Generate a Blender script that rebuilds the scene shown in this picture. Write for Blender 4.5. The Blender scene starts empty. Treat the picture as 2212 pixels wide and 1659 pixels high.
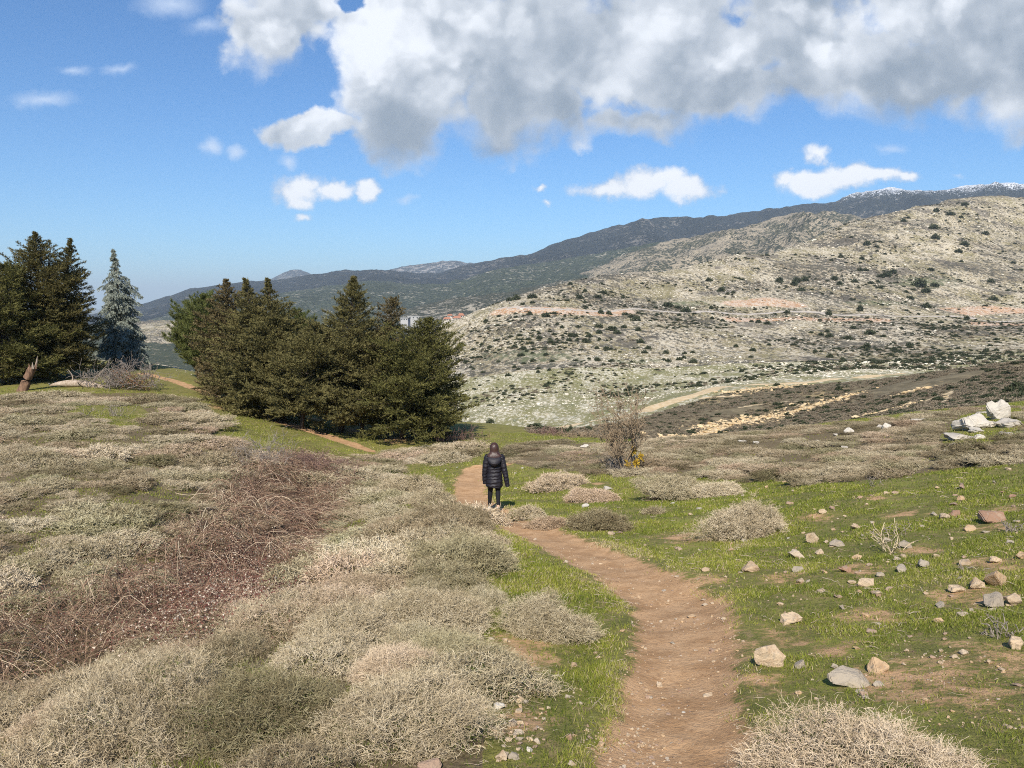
import bpy, bmesh, math, random
import numpy as np
from mathutils import Vector, Matrix

# ------------------------------------------------------------------ camera, sky, sun, exposure
PI = math.pi
rng = np.random.default_rng(11)
random.seed(11)
SC = bpy.context.scene
COL = SC.collection
W_, H_ = 2212.0, 1659.0          # working pixel grid of the photograph
F_ = 1676.0                      # focal length in those pixels
PITCH = math.radians(5.77)
EYE = 1.65

cam_d = bpy.data.cameras.new("camera")
cam_d.sensor_width = 36.0
cam_d.lens = 36.0 * F_ / W_
cam_d.clip_start = 0.05
cam_d.clip_end = 60000
cam = bpy.data.objects.new("camera", cam_d)
COL.objects.link(cam)
cam.location = (0, 0, EYE)
cam.rotation_euler = (PI / 2 - PITCH, 0, 0)
SC.camera = cam

SUN_EL = math.radians(41)
ANTI = math.radians(8)           # light travels towards this azimuth (right of +Y)
light_dir = Vector((math.sin(ANTI) * math.cos(SUN_EL), math.cos(ANTI) * math.cos(SUN_EL), -math.sin(SUN_EL)))
sl = bpy.data.lights.new("sun", 'SUN')
sl.energy = 5.0
sl.angle = math.radians(0.53)
sl.color = (1.0, 0.935, 0.83)
so = bpy.data.objects.new("sun", sl)
so.rotation_euler = light_dir.to_track_quat('-Z', 'Y').to_euler()
COL.objects.link(so)

SC.view_settings.view_transform = 'Standard'
SC.view_settings.look = 'None'
SC.view_settings.exposure = 0.49
SC.view_settings.gamma = 1.0
SC.cycles.max_bounces = 6
SC.cycles.diffuse_bounces = 2
SC.cycles.glossy_bounces = 2
SC.cycles.transmission_bounces = 2
SC.cycles.volume_bounces = 0
SC.cycles.transparent_max_bounces = 6
SC.cycles.filter_width = 1.05
SC.cycles.use_denoising = False
SC.cycles.use_adaptive_sampling = False
SC.cycles.sample_clamp_indirect = 4.0


def node(nt, typ, ins=None, **attrs):
    n = nt.nodes.new(typ)
    for k, v in attrs.items():
        setattr(n, k, v)
    for k, v in (ins or {}).items():
        s = n.inputs[k]
        if isinstance(v, bpy.types.NodeSocket):
            nt.links.new(v, s)
        else:
            s.default_value = v
    return n


def M(nt, op, a, b=None, c=None, clamp=False):
    ins = {0: a}
    if b is not None: ins[1] = b
    if c is not None: ins[2] = c
    return node(nt, 'ShaderNodeMath', ins, operation=op, use_clamp=clamp).outputs[0]


def VM(nt, op, a, b=None):
    ins = {0: a}
    if b is not None: ins[1] = b
    n = node(nt, 'ShaderNodeVectorMath', ins, operation=op)
    return n.outputs[1] if op in ('LENGTH', 'DOT_PRODUCT', 'DISTANCE') else n.outputs[0]


def SS(nt, x, lo, hi, a=0.0, b=1.0):
    return node(nt, 'ShaderNodeMapRange', {0: x, 1: lo, 2: hi, 3: a, 4: b}, interpolation_type='SMOOTHSTEP').outputs[0]


def MIX(nt, f, a, b, mode='MIX'):
    n = node(nt, 'ShaderNodeMix', None, data_type='RGBA', blend_type=mode)
    for k, v in ((0, f), (6, a), (7, b)):
        s = n.inputs[k]
        if isinstance(v, bpy.types.NodeSocket): nt.links.new(v, s)
        else: s.default_value = (*v, 1) if isinstance(v, tuple) and len(v) == 3 else v
    return n.outputs[2]


def NOISE(nt, vec, scale, detail=4.0, rough=0.55, out=0, dist=0.0):
    n = node(nt, 'ShaderNodeTexNoise', {'Scale': scale, 'Detail': detail, 'Roughness': rough, 'Distortion': dist})
    if vec is not None: nt.links.new(vec, n.inputs['Vector'])
    return n.outputs[out]


def px_uv(px, py):
    """photo pixel -> slopes (x/y, z/y) of its line of sight"""
    xv = (px - W_ / 2) / F_
    yv = -(py - H_ / 2) / F_
    fwd = math.cos(PITCH) + yv * math.sin(PITCH)
    up = -math.sin(PITCH) + yv * math.cos(PITCH)
    return xv / fwd, up / fwd


world = bpy.data.worlds.new("World")
SC.world = world
world.use_nodes = True
nt = world.node_tree
nt.nodes.clear()
sky = node(nt, 'ShaderNodeTexSky', None, sky_type='NISHITA', sun_disc=False, sun_elevation=SUN_EL,
           sun_rotation=PI + ANTI, altitude=900.0, air_density=1.0, dust_density=0.4, ozone_density=2.2)
SKYSTR = 0.097
SKY_HSV = node(nt, 'ShaderNodeHueSaturation', {'Hue': 0.5, 'Saturation': 1.12, 'Value': 1.0, 'Fac': 1.0, 'Color': sky.outputs[0]}).outputs[0]
sky_col = VM(nt, 'MULTIPLY', SKY_HSV, (0.54 * SKYSTR, 0.83 * SKYSTR, 1.06 * SKYSTR))
tc = node(nt, 'ShaderNodeTexCoord')
sep = node(nt, 'ShaderNodeSeparateXYZ', {0: tc.outputs['Generated']})
yy = M(nt, 'MAXIMUM', sep.outputs[1], 0.08)
cu = M(nt, 'DIVIDE', sep.outputs[0], yy)
cv = M(nt, 'DIVIDE', sep.outputs[2], yy)
cp = node(nt, 'ShaderNodeCombineXYZ', {0: cu, 1: cv, 2: 0.0}).outputs[0]


def warped(p, s1, a1, s2, a2):
    n1 = VM(nt, 'SUBTRACT', NOISE(nt, p, s1, 3, 0.55, out=1), (0.5, 0.5, 0.5))
    n2 = VM(nt, 'SUBTRACT', NOISE(nt, p, s2, 5, 0.62, out=1), (0.5, 0.5, 0.5))
    q = VM(nt, 'MULTIPLY_ADD', n1, (a1, a1, 0))
    nt.links.new(p, q.node.inputs[2])
    r = VM(nt, 'MULTIPLY_ADD', n2, (a2, a2, 0))
    nt.links.new(q, r.node.inputs[2])
    return r


def blobs(p, lst):
    """max over ellipses of weight*(1-normalised distance); list rows: px, py, rx, ry, weight"""
    acc = None
    for (px, py, rx, ry, w) in lst:
        u, v = px_uv(px, py)
        d = VM(nt, 'SUBTRACT', p, (u, v, 0))
        d = VM(nt, 'MULTIPLY', d, (F_ / rx, F_ / ry, 0))
        f = M(nt, 'MULTIPLY_ADD', VM(nt, 'LENGTH', d), -w, w)
        acc = f if acc is None else node(nt, 'ShaderNodeMath', {0: acc, 1: f, 2: 0.12}, operation='SMOOTH_MAX').outputs[0]
    return acc


pw = warped(cp, 4.0, 0.10, 15.0, 0.055)
vor = node(nt, 'ShaderNodeTexVoronoi', {'Vector': pw, 'Scale': 15.0, 'Detail': 2.0, 'Roughness': 0.55, 'Smoothness': 0.6}, feature='SMOOTH_F1', voronoi_dimensions='2D').outputs['Distance']
billow = M(nt, 'MULTIPLY_ADD', vor, -1.0, 0.42)
fb = NOISE(nt, cp, 8.0, 10, 0.62)
big = blobs(pw, [(575, 85, 150, 85, 1), (640, 20, 150, 80, 1), (870, 70, 210, 150, 1), (850, 190, 180, 130, 1), (690, 285, 120, 42, 1),
                 (870, 300, 120, 90, 1), (1060, 120, 320, 230, 1), (1130, 240, 230, 100, 1),
                 (1400, 100, 350, 190, 1), (1380, 270, 150, 50, 0.9), (1650, 60, 330, 190, 1), (1560, 200, 250, 80, 1),
                 (1900, 140, 380, 120, 1), (2150, 120, 380, 150, 1), (2330, 220, 300, 100, 1), (2100, 20, 260, 120, 1), (2212, 60, 300, 120, 1)])
gaps = blobs(pw, [(1585, 45, 75, 62, .5), (740, 5, 50, 30, .7)])
big = M(nt, 'SUBTRACT', big, M(nt, 'MAXIMUM', M(nt, 'MULTIPLY', gaps, 1.3), 0.0))
bigd = M(nt, 'ADD', big, M(nt, 'MULTIPLY_ADD', fb, 1.05, -0.47))
bigd = M(nt, 'MULTIPLY_ADD', billow, 0.35, bigd)
darkp = M(nt, 'MAXIMUM', blobs(cp, [(880, 330, 160, 60, 1), (1080, 300, 220, 60, 1), (1450, 280, 200, 50, 1), (1900, 260, 340, 70, 1), (2200, 270, 200, 70, 1), (600, 150, 140, 50, .8)]), 0.0)
big_m = SS(nt, bigd, M(nt, 'MULTIPLY', darkp, -0.12), M(nt, 'MULTIPLY_ADD', darkp, 0.42, 0.34))
pw2 = warped(cp, 16.0, 0.028, 50.0, 0.016)
small = blobs(pw2, [(650, 408, 80, 46, 1), (712, 410, 60, 32, .95), (650, 440, 45, 26, .9), (797, 408, 34, 32, 1), (655, 475, 30, 14, .6),
                    (1395, 398, 120, 42, 1), (1310, 405, 85, 28, .95), (1480, 408, 90, 38, 1), (1440, 382, 65, 32, 1),
                    (1745, 395, 100, 34, 1), (1830, 380, 90, 32, 1), (1900, 378, 80, 22, .9), (1700, 385, 45, 26, .9), (1950, 378, 42, 14, .8),
                    (1765, 330, 48, 24, .62), (1160, 402, 22, 12, .7), (1180, 435, 18, 12, .6)])
smd = M(nt, 'ADD', small, M(nt, 'MULTIPLY_ADD', NOISE(nt, cp, 22.0, 8, 0.62), 1.5, -0.80))
small_m = SS(nt, smd, 0.0, 0.55)
wisp = blobs(pw2, [(90, 215, 90, 24, .9), (455, 315, 28, 26, 1), (505, 325, 26, 20, .9), (160, 150, 50, 14, .7), (260, 145, 40, 18, .7), (625, 345, 26, 18, .8),
                   (880, 428, 30, 12, .7), (1920, 320, 50, 14, .7), (365, 10, 90, 40, .9), (440, 60, 60, 26, .7), (2070, 376, 18, 8, .7)])
wisp_m = SS(nt, M(nt, 'ADD', wisp, M(nt, 'MULTIPLY_ADD', fb, 0.9, -0.48)), -0.1, 1.0, 0.0, 0.75)
# brightness of the clouds: sunlit shoulders, grey bellies
lit = blobs(pw, [(560, 90, 170, 90, .6), (830, 80, 200, 120, 1.0), (780, 150, 170, 100, 1), (960, 160, 110, 90, .9), (700, 275, 110, 45, .8), (1000, 30, 200, 60, .8),
                 (1320, 200, 60, 60, .55), (1540, 130, 90, 70, .75), (1790, 95, 70, 55, 1.3), (1780, 20, 150, 40, .9), (2000, 20, 150, 36, .6), (1660, 180, 60, 60, .5), (1400, 60, 120, 70, .35), (700, 20, 100, 60, .5)])
dark = blobs(pw, [(900, 310, 130, 80, 1), (1050, 300, 190, 60, 1), (1180, 240, 180, 90, .9), (1270, 120, 120, 100, .45), (1400, 250, 140, 40, .6), (1880, 210, 300, 70, .9), (2100, 190, 260, 120, .9), (600, 130, 120, 50, .4), (1560, 240, 160, 40, .7)])
fs = NOISE(nt, cp, 6.0, 4, 0.5); fs_l = NOISE(nt, VM(nt, 'ADD', cp, (0.022, -0.026, 0)), 6.0, 4, 0.5)
relief = M(nt, 'ADD', M(nt, 'MULTIPLY', M(nt, 'SUBTRACT', fs, fs_l), 1.1), M(nt, 'MULTIPLY_ADD', NOISE(nt, pw, 11.0, 5, 0.55), 0.30, -0.15))
bri = M(nt, 'MULTIPLY_ADD', M(nt, 'MAXIMUM', lit, 0.0), 0.44, 0.53)
bri = M(nt, 'MULTIPLY_ADD', M(nt, 'MAXIMUM', dark, 0.0), -0.19, bri)
bri = M(nt, 'ADD', bri, M(nt, 'MULTIPLY_ADD', billow, M(nt, 'MULTIPLY_ADD', M(nt, 'MAXIMUM', lit, 0.0), 0.55, 0.16), relief))
bri = M(nt, 'MULTIPLY_ADD', SS(nt, bigd, 0.05, 0.55, 0.10, 0.0), 1.0, bri)
bri = M(nt, 'MINIMUM', M(nt, 'MAXIMUM', bri, 0.22), 0.95)
cloud_c = MIX(nt, SS(nt, bri, 0.24, 0.84), (0.225, 0.272, 0.335), (0.72, 0.75, 0.80))
small_b = M(nt, 'ADD', SS(nt, smd, 0.0, 0.8, 0.56, 0.90), M(nt, 'MULTIPLY', relief, 0.8))
small_c = MIX(nt, SS(nt, small_b, 0.45, 0.85), (0.43, 0.49, 0.59), (0.78, 0.80, 0.84))
c1 = MIX(nt, wisp_m, sky_col, (0.54, 0.63, 0.78))
c2 = MIX(nt, small_m, c1, small_c)
c3 = MIX(nt, big_m, c2, cloud_c)
fr = SS(nt, sep.outputs[1], 0.02, 0.25)        # the cloud deck of the photograph lies ahead; the rest is open sky
c4 = MIX(nt, fr, sky_col, c3)
bg = node(nt, 'ShaderNodeBackground', {0: c4, 1: 1.0})
wo = node(nt, 'ShaderNodeOutputWorld', {0: bg.outputs[0]})
world.cycles.sampling_method = 'MANUAL'
world.cycles.sample_map_resolution = 512


# ------------------------------------------------------------------ object helpers
def mesh_np(name, verts, faces, mats=(), fm=None, smooth=False, attrs=None):
    """verts (n,3); faces: (m,k) int array or list of such arrays"""
    me = bpy.data.meshes.new(name)
    if not isinstance(faces, list) or not hasattr(faces[0], 'shape'): faces = [np.asarray(faces)]
    faces = [np.asarray(f, dtype=np.int32) for f in faces if len(f)]
    tot = np.concatenate([np.full(len(f), f.shape[1], np.int32) for f in faces])
    idx = np.concatenate([f.ravel() for f in faces]).astype(np.int32)
    verts = np.asarray(verts, dtype=np.float32)
    me.vertices.add(len(verts)); me.vertices.foreach_set('co', verts.ravel())
    me.loops.add(len(idx)); me.loops.foreach_set('vertex_index', idx)
    me.polygons.add(len(tot))
    st = np.concatenate([[0], np.cumsum(tot)[:-1]]).astype(np.int32)
    me.polygons.foreach_set('loop_start', st)
    if fm is not None: me.polygons.foreach_set('material_index', np.asarray(fm, np.int32))
    me.polygons.foreach_set('use_smooth', np.full(len(tot), smooth, dtype=bool))
    for m in mats: me.materials.append(m)
    for k, v in (attrs or {}).items():
        v = np.asarray(v, np.float32)
        a = me.attributes.new(k, 'FLOAT', 'POINT' if len(v) == len(verts) else 'FACE')
        a.data.foreach_set('value', v)
    me.update(calc_edges=True)
    return me


def link(name, me, parent=None, loc=None, rz=None, sc=None):
    o = bpy.data.objects.new(name, me)
    COL.objects.link(o)
    if parent is not None: o.parent = parent
    if loc is not None: o.location = loc
    if rz is not None: o.rotation_euler = (0, 0, rz) if not isinstance(rz, tuple) else rz
    if sc is not None: o.scale = (sc, sc, sc) if not isinstance(sc, tuple) else sc
    return o


def tag(o, label=None, cat=None, group=None, kind=None):
    if label: o['label'] = label
    if cat: o['category'] = cat
    if group: o['group'] = group
    if kind: o['kind'] = kind
    return o


def thing(name, label, cat, loc=(0, 0, 0), rz=0.0, group=None, sc=None):
    return tag(link(name, None, None, loc, rz, sc), label, cat, group)


def dup(root, loc, rz=0.0, sc=1.0, label=None, group=None):
    r = root.copy(); COL.objects.link(r)
    r.location = loc; r.rotation_euler = (0, 0, rz) if not isinstance(rz, tuple) else rz
    r.scale = (sc, sc, sc) if not isinstance(sc, tuple) else sc
    if label: r['label'] = label
    if group: r['group'] = group
    for ch in list(root.children):
        c = ch.copy(); COL.objects.link(c); c.parent = r
        for g in list(ch.children):
            d = g.copy(); COL.objects.link(d); d.parent = c
    return r


def mat(name, col=(0.5, 0.5, 0.5), rough=0.9, spec=0.2):
    m = bpy.data.materials.new(name); m.use_nodes = True
    b = m.node_tree.nodes['Principled BSDF']
    b.inputs['Base Color'].default_value = (*col, 1)
    b.inputs['Roughness'].default_value = rough
    b.inputs['Specular IOR Level'].default_value = spec
    return m, m.node_tree, b


# ------------------------------------------------------------------ noise on arrays
def _h(ix, iy, seed):
    n = (ix.astype(np.int64) * 374761393 + iy.astype(np.int64) * 668265263 + seed * 144665) & 0xffffffff
    n = ((n ^ (n >> 13)) * 1274126177) & 0xffffffff
    n = n ^ (n >> 16)
    return (n & 0xffff) / 65535.0


def vnoise(x, y, seed=0):
    ix = np.floor(x); iy = np.floor(y); fx = x - ix; fy = y - iy
    fx = fx * fx * fx * (fx * (fx * 6 - 15) + 10); fy = fy * fy * fy * (fy * (fy * 6 - 15) + 10)
    a = _h(ix, iy, seed); b = _h(ix + 1, iy, seed); c = _h(ix, iy + 1, seed); d = _h(ix + 1, iy + 1, seed)
    return (a + (b - a) * fx) + ((c + (d - c) * fx) - (a + (b - a) * fx)) * fy


def fbm(x, y, o=4, seed=0):
    s = 0; a = 0.5
    for i in range(o):
        s = s + a * (vnoise(x, y, seed + i * 17) - 0.5); x = x * 2.03 + 3.1; y = y * 2.03 + 1.7; a *= 0.5
    return s


def sst(x, a, b):
    t = np.clip((x - a) / (b - a), 0, 1)
    return t * t * (3 - 2 * t)


def unit(v):
    return v / np.maximum(np.linalg.norm(v, axis=-1, keepdims=True), 1e-9)

# ------------------------------------------------------------------ terrain: one continuous height field
# knots: (photo column, distance ahead in metres, height) and (column, row, distance)
KZ = []
for Y, row in {
    0.6: [(-900, -.1), (300, -.1), (1106, -.1), (1900, -.08), (3100, -.05)],
    2: [(-600, -.4), (300, -.28), (1106, -.3), (1460, -.3), (1900, -.25), (2800, -.1)],
    4: [(-500, -.9), (0, -.78), (600, -.7), (1106, -.72), (1460, -.74), (2212, -.55), (2800, -.4)],
    6: [(-500, -1.6), (0, -1.35), (300, -1.2), (600, -1.12), (900, -1.08), (1460, -1.1), (2212, -.75), (2800, -.5)],
    9: [(-500, -2.7), (0, -2.6), (300, -2.4), (600, -1.95), (900, -1.62), (1106, -1.65), (1460, -1.65), (1800, -1.4), (2212, -1.0), (2800, -.6)],
    13: [(-500, -3.0), (0, -3.2), (300, -3.4), (600, -3.05), (900, -2.42), (1106, -2.36), (1460, -2.3), (1800, -1.95), (2212, -1.4), (2800, -.8)],
    19: [(-500, -3.0), (0, -3.3), (300, -3.6), (600, -4.2), (800, -3.95), (950, -3.55), (1106, -3.5), (1460, -3.3), (1800, -2.7), (2212, -1.8), (2800, -.9)],
    27: [(-500, -3.0), (0, -3.4), (300, -3.7), (600, -4.6), (800, -5.0), (1106, -4.7), (1460, -4.3), (1800, -3.6), (2212, -2.6), (2800, -1.4)],
    36: [(-500, -3.1), (0, -3.45), (300, -3.65), (600, -4.9), (800, -5.7), (950, -5.7), (1106, -5.3), (1460, -4.9), (1800, -4.2), (2212, -3.2), (2800, -2)],
    45: [(-500, -3.1), (0, -3.5), (300, -3.6), (450, -4.2), (600, -5.2), (870, -5.9), (1106, -6.1), (1460, -6.3), (1800, -5.2), (2212, -4.0), (2800, -2.5)],
    60: [(-500, -3.0), (0, -3.2), (300, -3.1), (450, -4.0), (600, -5.6), (870, -7.0), (1080, -7.6), (1300, -8.6), (1460, -9.5), (1800, -8.0), (2212, -5.6), (2800, -3)],
    80: [(-500, -4), (0, -4.2), (300, -4.6), (450, -6), (600, -8), (870, -11), (1080, -13), (1460, -14.0), (1800, -11), (2212, -6.5), (2800, -3)],
    120: [(-500, -14), (0, -15), (300, -16), (600, -18), (870, -21), (1080, -22), (1460, -17), (1800, -14), (2000, -10.5), (2212, -7), (2800, -2)],
    180: [(-500, -30), (0, -32), (300, -33), (600, -32), (870, -31), (1080, -28.5), (2212, -16), (2800, -10)],
    260: [(-500, -45), (0, -46), (300, -46), (600, -44), (850, -40)],
    420: [(-500, -54), (0, -55), (300, -55), (600, -54), (800, -52)],
    700: [(-500, -58), (0, -56), (300, -54), (600, -54), (800, -54)],
    1100: [(-500, -60), (0, -56), (300, -46), (600, -44), (850, -48)],
    1800: [(-500, -70), (0, -66), (300, -44), (600, -40), (900, -40)],
}.items():
    for px, z in row: KZ.append((px, Y, z))
KP = [(2000, 805, 150), (1800, 820, 175), (1560, 835, 200), (1400, 885, 150), (1200, 925, 105), (1300, 905, 125), (1080, 905, 200), (1080, 880, 235), (1080, 840, 290),
      (1300, 870, 230), (1300, 830, 290), (1500, 820, 280), (1800, 798, 270), (2000, 790, 270), (2212, 770, 300),
      (985, 850, 300), (1000, 800, 380), (1000, 740, 470), (900, 800, 380), (1100, 800, 340), (1100, 760, 400), (1100, 710, 470), (1100, 669, 530),
      (1300, 800, 330), (1300, 760, 390), (1300, 720, 450), (1300, 672, 540), (1300, 640, 610),
      (1500, 795, 330), (1500, 740, 420), (1500, 675, 550), (1500, 630, 650),
      (1800, 775, 340), (1800, 735, 430), (1800, 679, 565), (1800, 620, 680), (1800, 560, 850),
      (2000, 765, 360), (2000, 725, 430), (2000, 683, 580), (2000, 600, 750), (2000, 520, 950),
      (2212, 745, 380), (2212, 715, 440), (2212, 690, 600), (2212, 600, 780), (2212, 500, 1050), (2600, 640, 600), (2600, 740, 350), (2600, 440, 1100)]
RIDGE = [(955, 706, 600), (1053, 667, 620), (1107, 645, 660), (1231, 607, 700), (1304, 594, 740), (1388, 588, 790), (1466, 582, 840), (1521, 572, 880), (1655, 560, 980),
         (1740, 529, 1070), (1802, 504, 1120), (1896, 475, 1180), (2005, 450, 1230), (2083, 433, 1270), (2212, 428, 1300), (2600, 390, 1350)]
kn = []
for px, Y, z in KZ: kn.append(((px - W_ / 2) / F_, math.log(Y), z / Y))
for px, py, Y in KP + RIDGE:
    u, v = px_uv(px, py); kn.append((u, math.log(Y), (EYE + v * Y) / Y))
for px, py, Y in RIDGE:
    u, v = px_uv(px, py)
    kn.append((u, math.log(Y * 1.22), v - 0.05)); kn.append((u, math.log(Y * 1.6), v - 0.12))
kn = np.array(kn)
SSC = 0.6


def _tps(A, B):
    d2 = (A[:, None, 0] - B[None, :, 0]) ** 2 + ((A[:, None, 1] - B[None, :, 1]) * SSC) ** 2
    return 0.5 * d2 * np.log(d2 + 1e-12)


n_ = len(kn)
K_ = _tps(kn, kn) + np.eye(n_) * 2e-4
P_ = np.c_[np.ones(n_), kn[:, :2]]
A_ = np.block([[K_, P_], [P_.T, np.zeros((3, 3))]])
SOL = np.linalg.solve(A_, np.r_[kn[:, 2], 0, 0, 0])


TROD = False
GULLY = []


def gz(x, y, micro=True):
    """ground height"""
    x = np.asarray(x, float); y = np.asarray(y, float)
    sh = np.broadcast(x, y).shape
    x = np.broadcast_to(x, sh).ravel(); y = np.broadcast_to(y, sh).ravel()
    yc = np.maximum(y, 0.6)
    Q = np.c_[np.clip(x / yc, -2.2, 2.2), np.log(yc)]
    w = np.empty(len(Q))
    for i in range(0, len(Q), 20000):
        q = Q[i:i + 20000]
        w[i:i + 20000] = _tps(q, kn) @ SOL[:n_] + SOL[n_] + q @ SOL[n_ + 1:]
    z = w * yc
    near = sst(y, 1, 6) * (1 - sst(y, 45, 70))
    z = z + near * (0.28 * fbm(x / 3.1, y / 3.1, 3, 5))
    far = sst(y, 230, 420)
    mid = sst(y, 70, 110) * (1 - far)
    z = z + mid * (2.2 * fbm(x / 22, y / 22, 3, 9))
    rid = 1 - np.abs(fbm(x / 150 + 0.12 * fbm(x / 40, y / 40, 2, 3), y / 260, 3, 21)) * 4
    z = z + far * (y / 500) * (4.5 * fbm(x / 45, y / 45, 4, 33) + 5 * (rid - 0.55))
    if micro:
        z = z + (1 - sst(y, 25, 60)) * (0.05 * fbm(x / 0.6, y / 0.6, 3, 71))
    if GULLY:                                             # the bramble gully
        d, w = polydist(x, y, GULLY)
        z = z - w * np.exp(-(d / 1.5) ** 2)
    if TROD:                                              # the path is worn a little into the turf
        d, w = polydist(x, y, PATH)
        k = (1 - sst(d, w * .45, w * 1.25)) * (y > .5)
        z = z + k * (-0.05 + 0.030 * fbm(x / .28, y / .34, 3, 77)) + 0.02 * np.exp(-((d - w * 1.3) / (w * .3)) ** 2) * (y < 40)
    return z.reshape(sh)


_LY = np.exp(np.linspace(math.log(1.6), math.log(2600), 5200))


def hit(px, py, y0=1.6, y1=2600):
    """ground point seen at a photo pixel (first crossing between two distances)"""
    u, v = px_uv(px, py)
    Y = _LY[(_LY >= y0) & (_LY <= y1)]
    g = gz(u * Y, Y)
    r = EYE + v * Y
    k = np.nonzero(g >= r)[0]
    i = k[0] if len(k) else int(np.argmin(r - g))
    return np.array([u * Y[i], Y[i], g[i]])


def at(px, py, Y):
    u, v = px_uv(px, py)
    return np.array([u * Y, Y, EYE + v * Y])


def topix(x, y, z):
    dz = z - EYE
    f = y * math.cos(PITCH) - dz * math.sin(PITCH)
    up = y * math.sin(PITCH) + dz * math.cos(PITCH)
    return W_ / 2 + F_ * x / f, H_ / 2 - F_ * up / f


def polydist(x, y, pts):
    """distance to a polyline and interpolated third column"""
    best = np.full(x.shape, 1e9); wid = np.zeros(x.shape)
    for a, b in zip(pts[:-1], pts[1:]):
        ax, ay, aw = a; bx, by, bw = b
        dx, dy = bx - ax, by - ay
        t = np.clip(((x - ax) * dx + (y - ay) * dy) / (dx * dx + dy * dy + 1e-12), 0, 1)
        d = np.hypot(x - ax - t * dx, y - ay - t * dy)
        m = d < best
        best = np.where(m, d, best); wid = np.where(m, aw + (bw - aw) * t, wid)
    return best, wid


def inpoly(x, y, poly):
    r = np.zeros(x.shape, bool); n = len(poly)
    for i in range(n):
        x1, y1 = poly[i]; x2, y2 = poly[(i + 1) % n]
        c = ((y1 > y) != (y2 > y)) & (x < (x2 - x1) * (y - y1) / (y2 - y1 + 1e-12) + x1)
        r ^= c
    return r


def ground_line(rows, y0=1.6, y1=2600):
    return [(*hit(px, py, y0, y1)[:2], w) for px, py, w in rows]


def ground_poly(rows, y0=1.6, y1=2600):
    return [tuple(hit(px, py, y0, y1)[:2]) for px, py in rows]


GULLY = ground_line([(-60, 1480, .45), (120, 1415, .5), (300, 1365, .55), (500, 1290, .6), (620, 1190, .6), (690, 1090, .5), (730, 1020, .25)], 6, 36)
# ---- plan of the place, as lines and outlines on the ground (metres)
PATH = [(0.85, 0.2, .42), (0.8, 2.4, .42)] + ground_line([(1465, 1640, .40), (1470, 1560, .37), (1470, 1480, .36), (1480, 1400, .42), (1470, 1310, .46), (1390, 1255, .48), (1290, 1205, .52),
                    (1180, 1160, .50), (1085, 1125, .50), (1020, 1085, .55), (1015, 1040, .55), (1030, 1005, .55), (1085, 990, .45)], 2, 33)
FAR_PATH = ground_line([(315, 808, .5), (400, 832, .5), (480, 862, .55), (560, 892, .6), (640, 922, .55), (700, 940, .5), (760, 960, .45), (800, 975, .3)], 22, 66)
SOIL = [(*hit(px, py, 2, 70)[:2], r) for px, py, r in [(1480, 1160, .9), (1130, 1410, .55), (1010, 1330, .3), (1530, 1255, .45), (1060, 1225, .3), (1085, 1470, .5), (1900, 1075, .5), (2040, 1480, .8), (2180, 1100, .4), (1330, 1140, .3), (1230, 1085, .3),
        (1110, 1560, .35), (760, 930, 1.3), (860, 950, 1.5), (680, 905, 1.0), (1580, 1400, .5), (1700, 1380, .4), (2150, 1140, .3), (1950, 1110, .5), (470, 880, 1.0), (900, 1000, .5), (1760, 1120, .5), (1850, 1230, .45), (2090, 1290, .5), (1990, 1190, .4), (1700, 1250, .45), (2150, 1220, .5), (1800, 1400, .4), (1640, 1480, .35), (2120, 1420, .5), (1880, 1330, .35), (1750, 1040, .6), (1600, 1110, .4), (1420, 1060, .5), (1290, 1045, .5)]]
TRACK = ground_line([(1195, 926, 1.3), (1240, 918, 1.5), (1300, 906, 1.6), (1400, 884, 1.9), (1450, 868, 2.1), (1520, 848, 2.2), (1560, 836, 2.2), (1640, 830, 2.0), (1760, 824, 1.8), (1860, 816, 1.6), (1960, 806, 1.5)], 85, 230)
ROAD = ground_line([(1070, 667, 2.0), (1200, 669, 2.1), (1330, 671, 2.2), (1500, 674, 2.4), (1650, 676, 2.5), (1800, 679, 2.5), (1950, 684, 2.5), (2100, 688, 2.5), (2240, 692, 2.5)], 480, 700)

TROD = True
GRASS_MID = ground_poly([(1005, 918), (1080, 915), (1150, 930), (1160, 945), (1080, 950), (1010, 945)], 40, 75)
SLOPE_DARK = [(px, py) for px, py in [(1180, 935), (1250, 925), (1380, 905), (1500, 868), (1560, 850), (1700, 834), (1860, 824), (2000, 806), (2100, 793), (2212, 778), (2400, 760), (2600, 960), (2212, 880), (2000, 905), (1700, 935), (1400, 950)]]
# ------------------------------------------------------------------ materials of the land
def geo_pos(nt):
    return node(nt, 'ShaderNodeNewGeometry').outputs['Position']


def ATT(nt, name):
    return node(nt, 'ShaderNodeAttribute', None, attribute_name=name).outputs['Fac']


def bump(nt, b, h, strength, dist):
    bn = node(nt, 'ShaderNodeBump', {'Strength': strength, 'Distance': dist, 'Height': h})
    nt.links.new(bn.outputs[0], b.inputs['Normal'])


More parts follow.
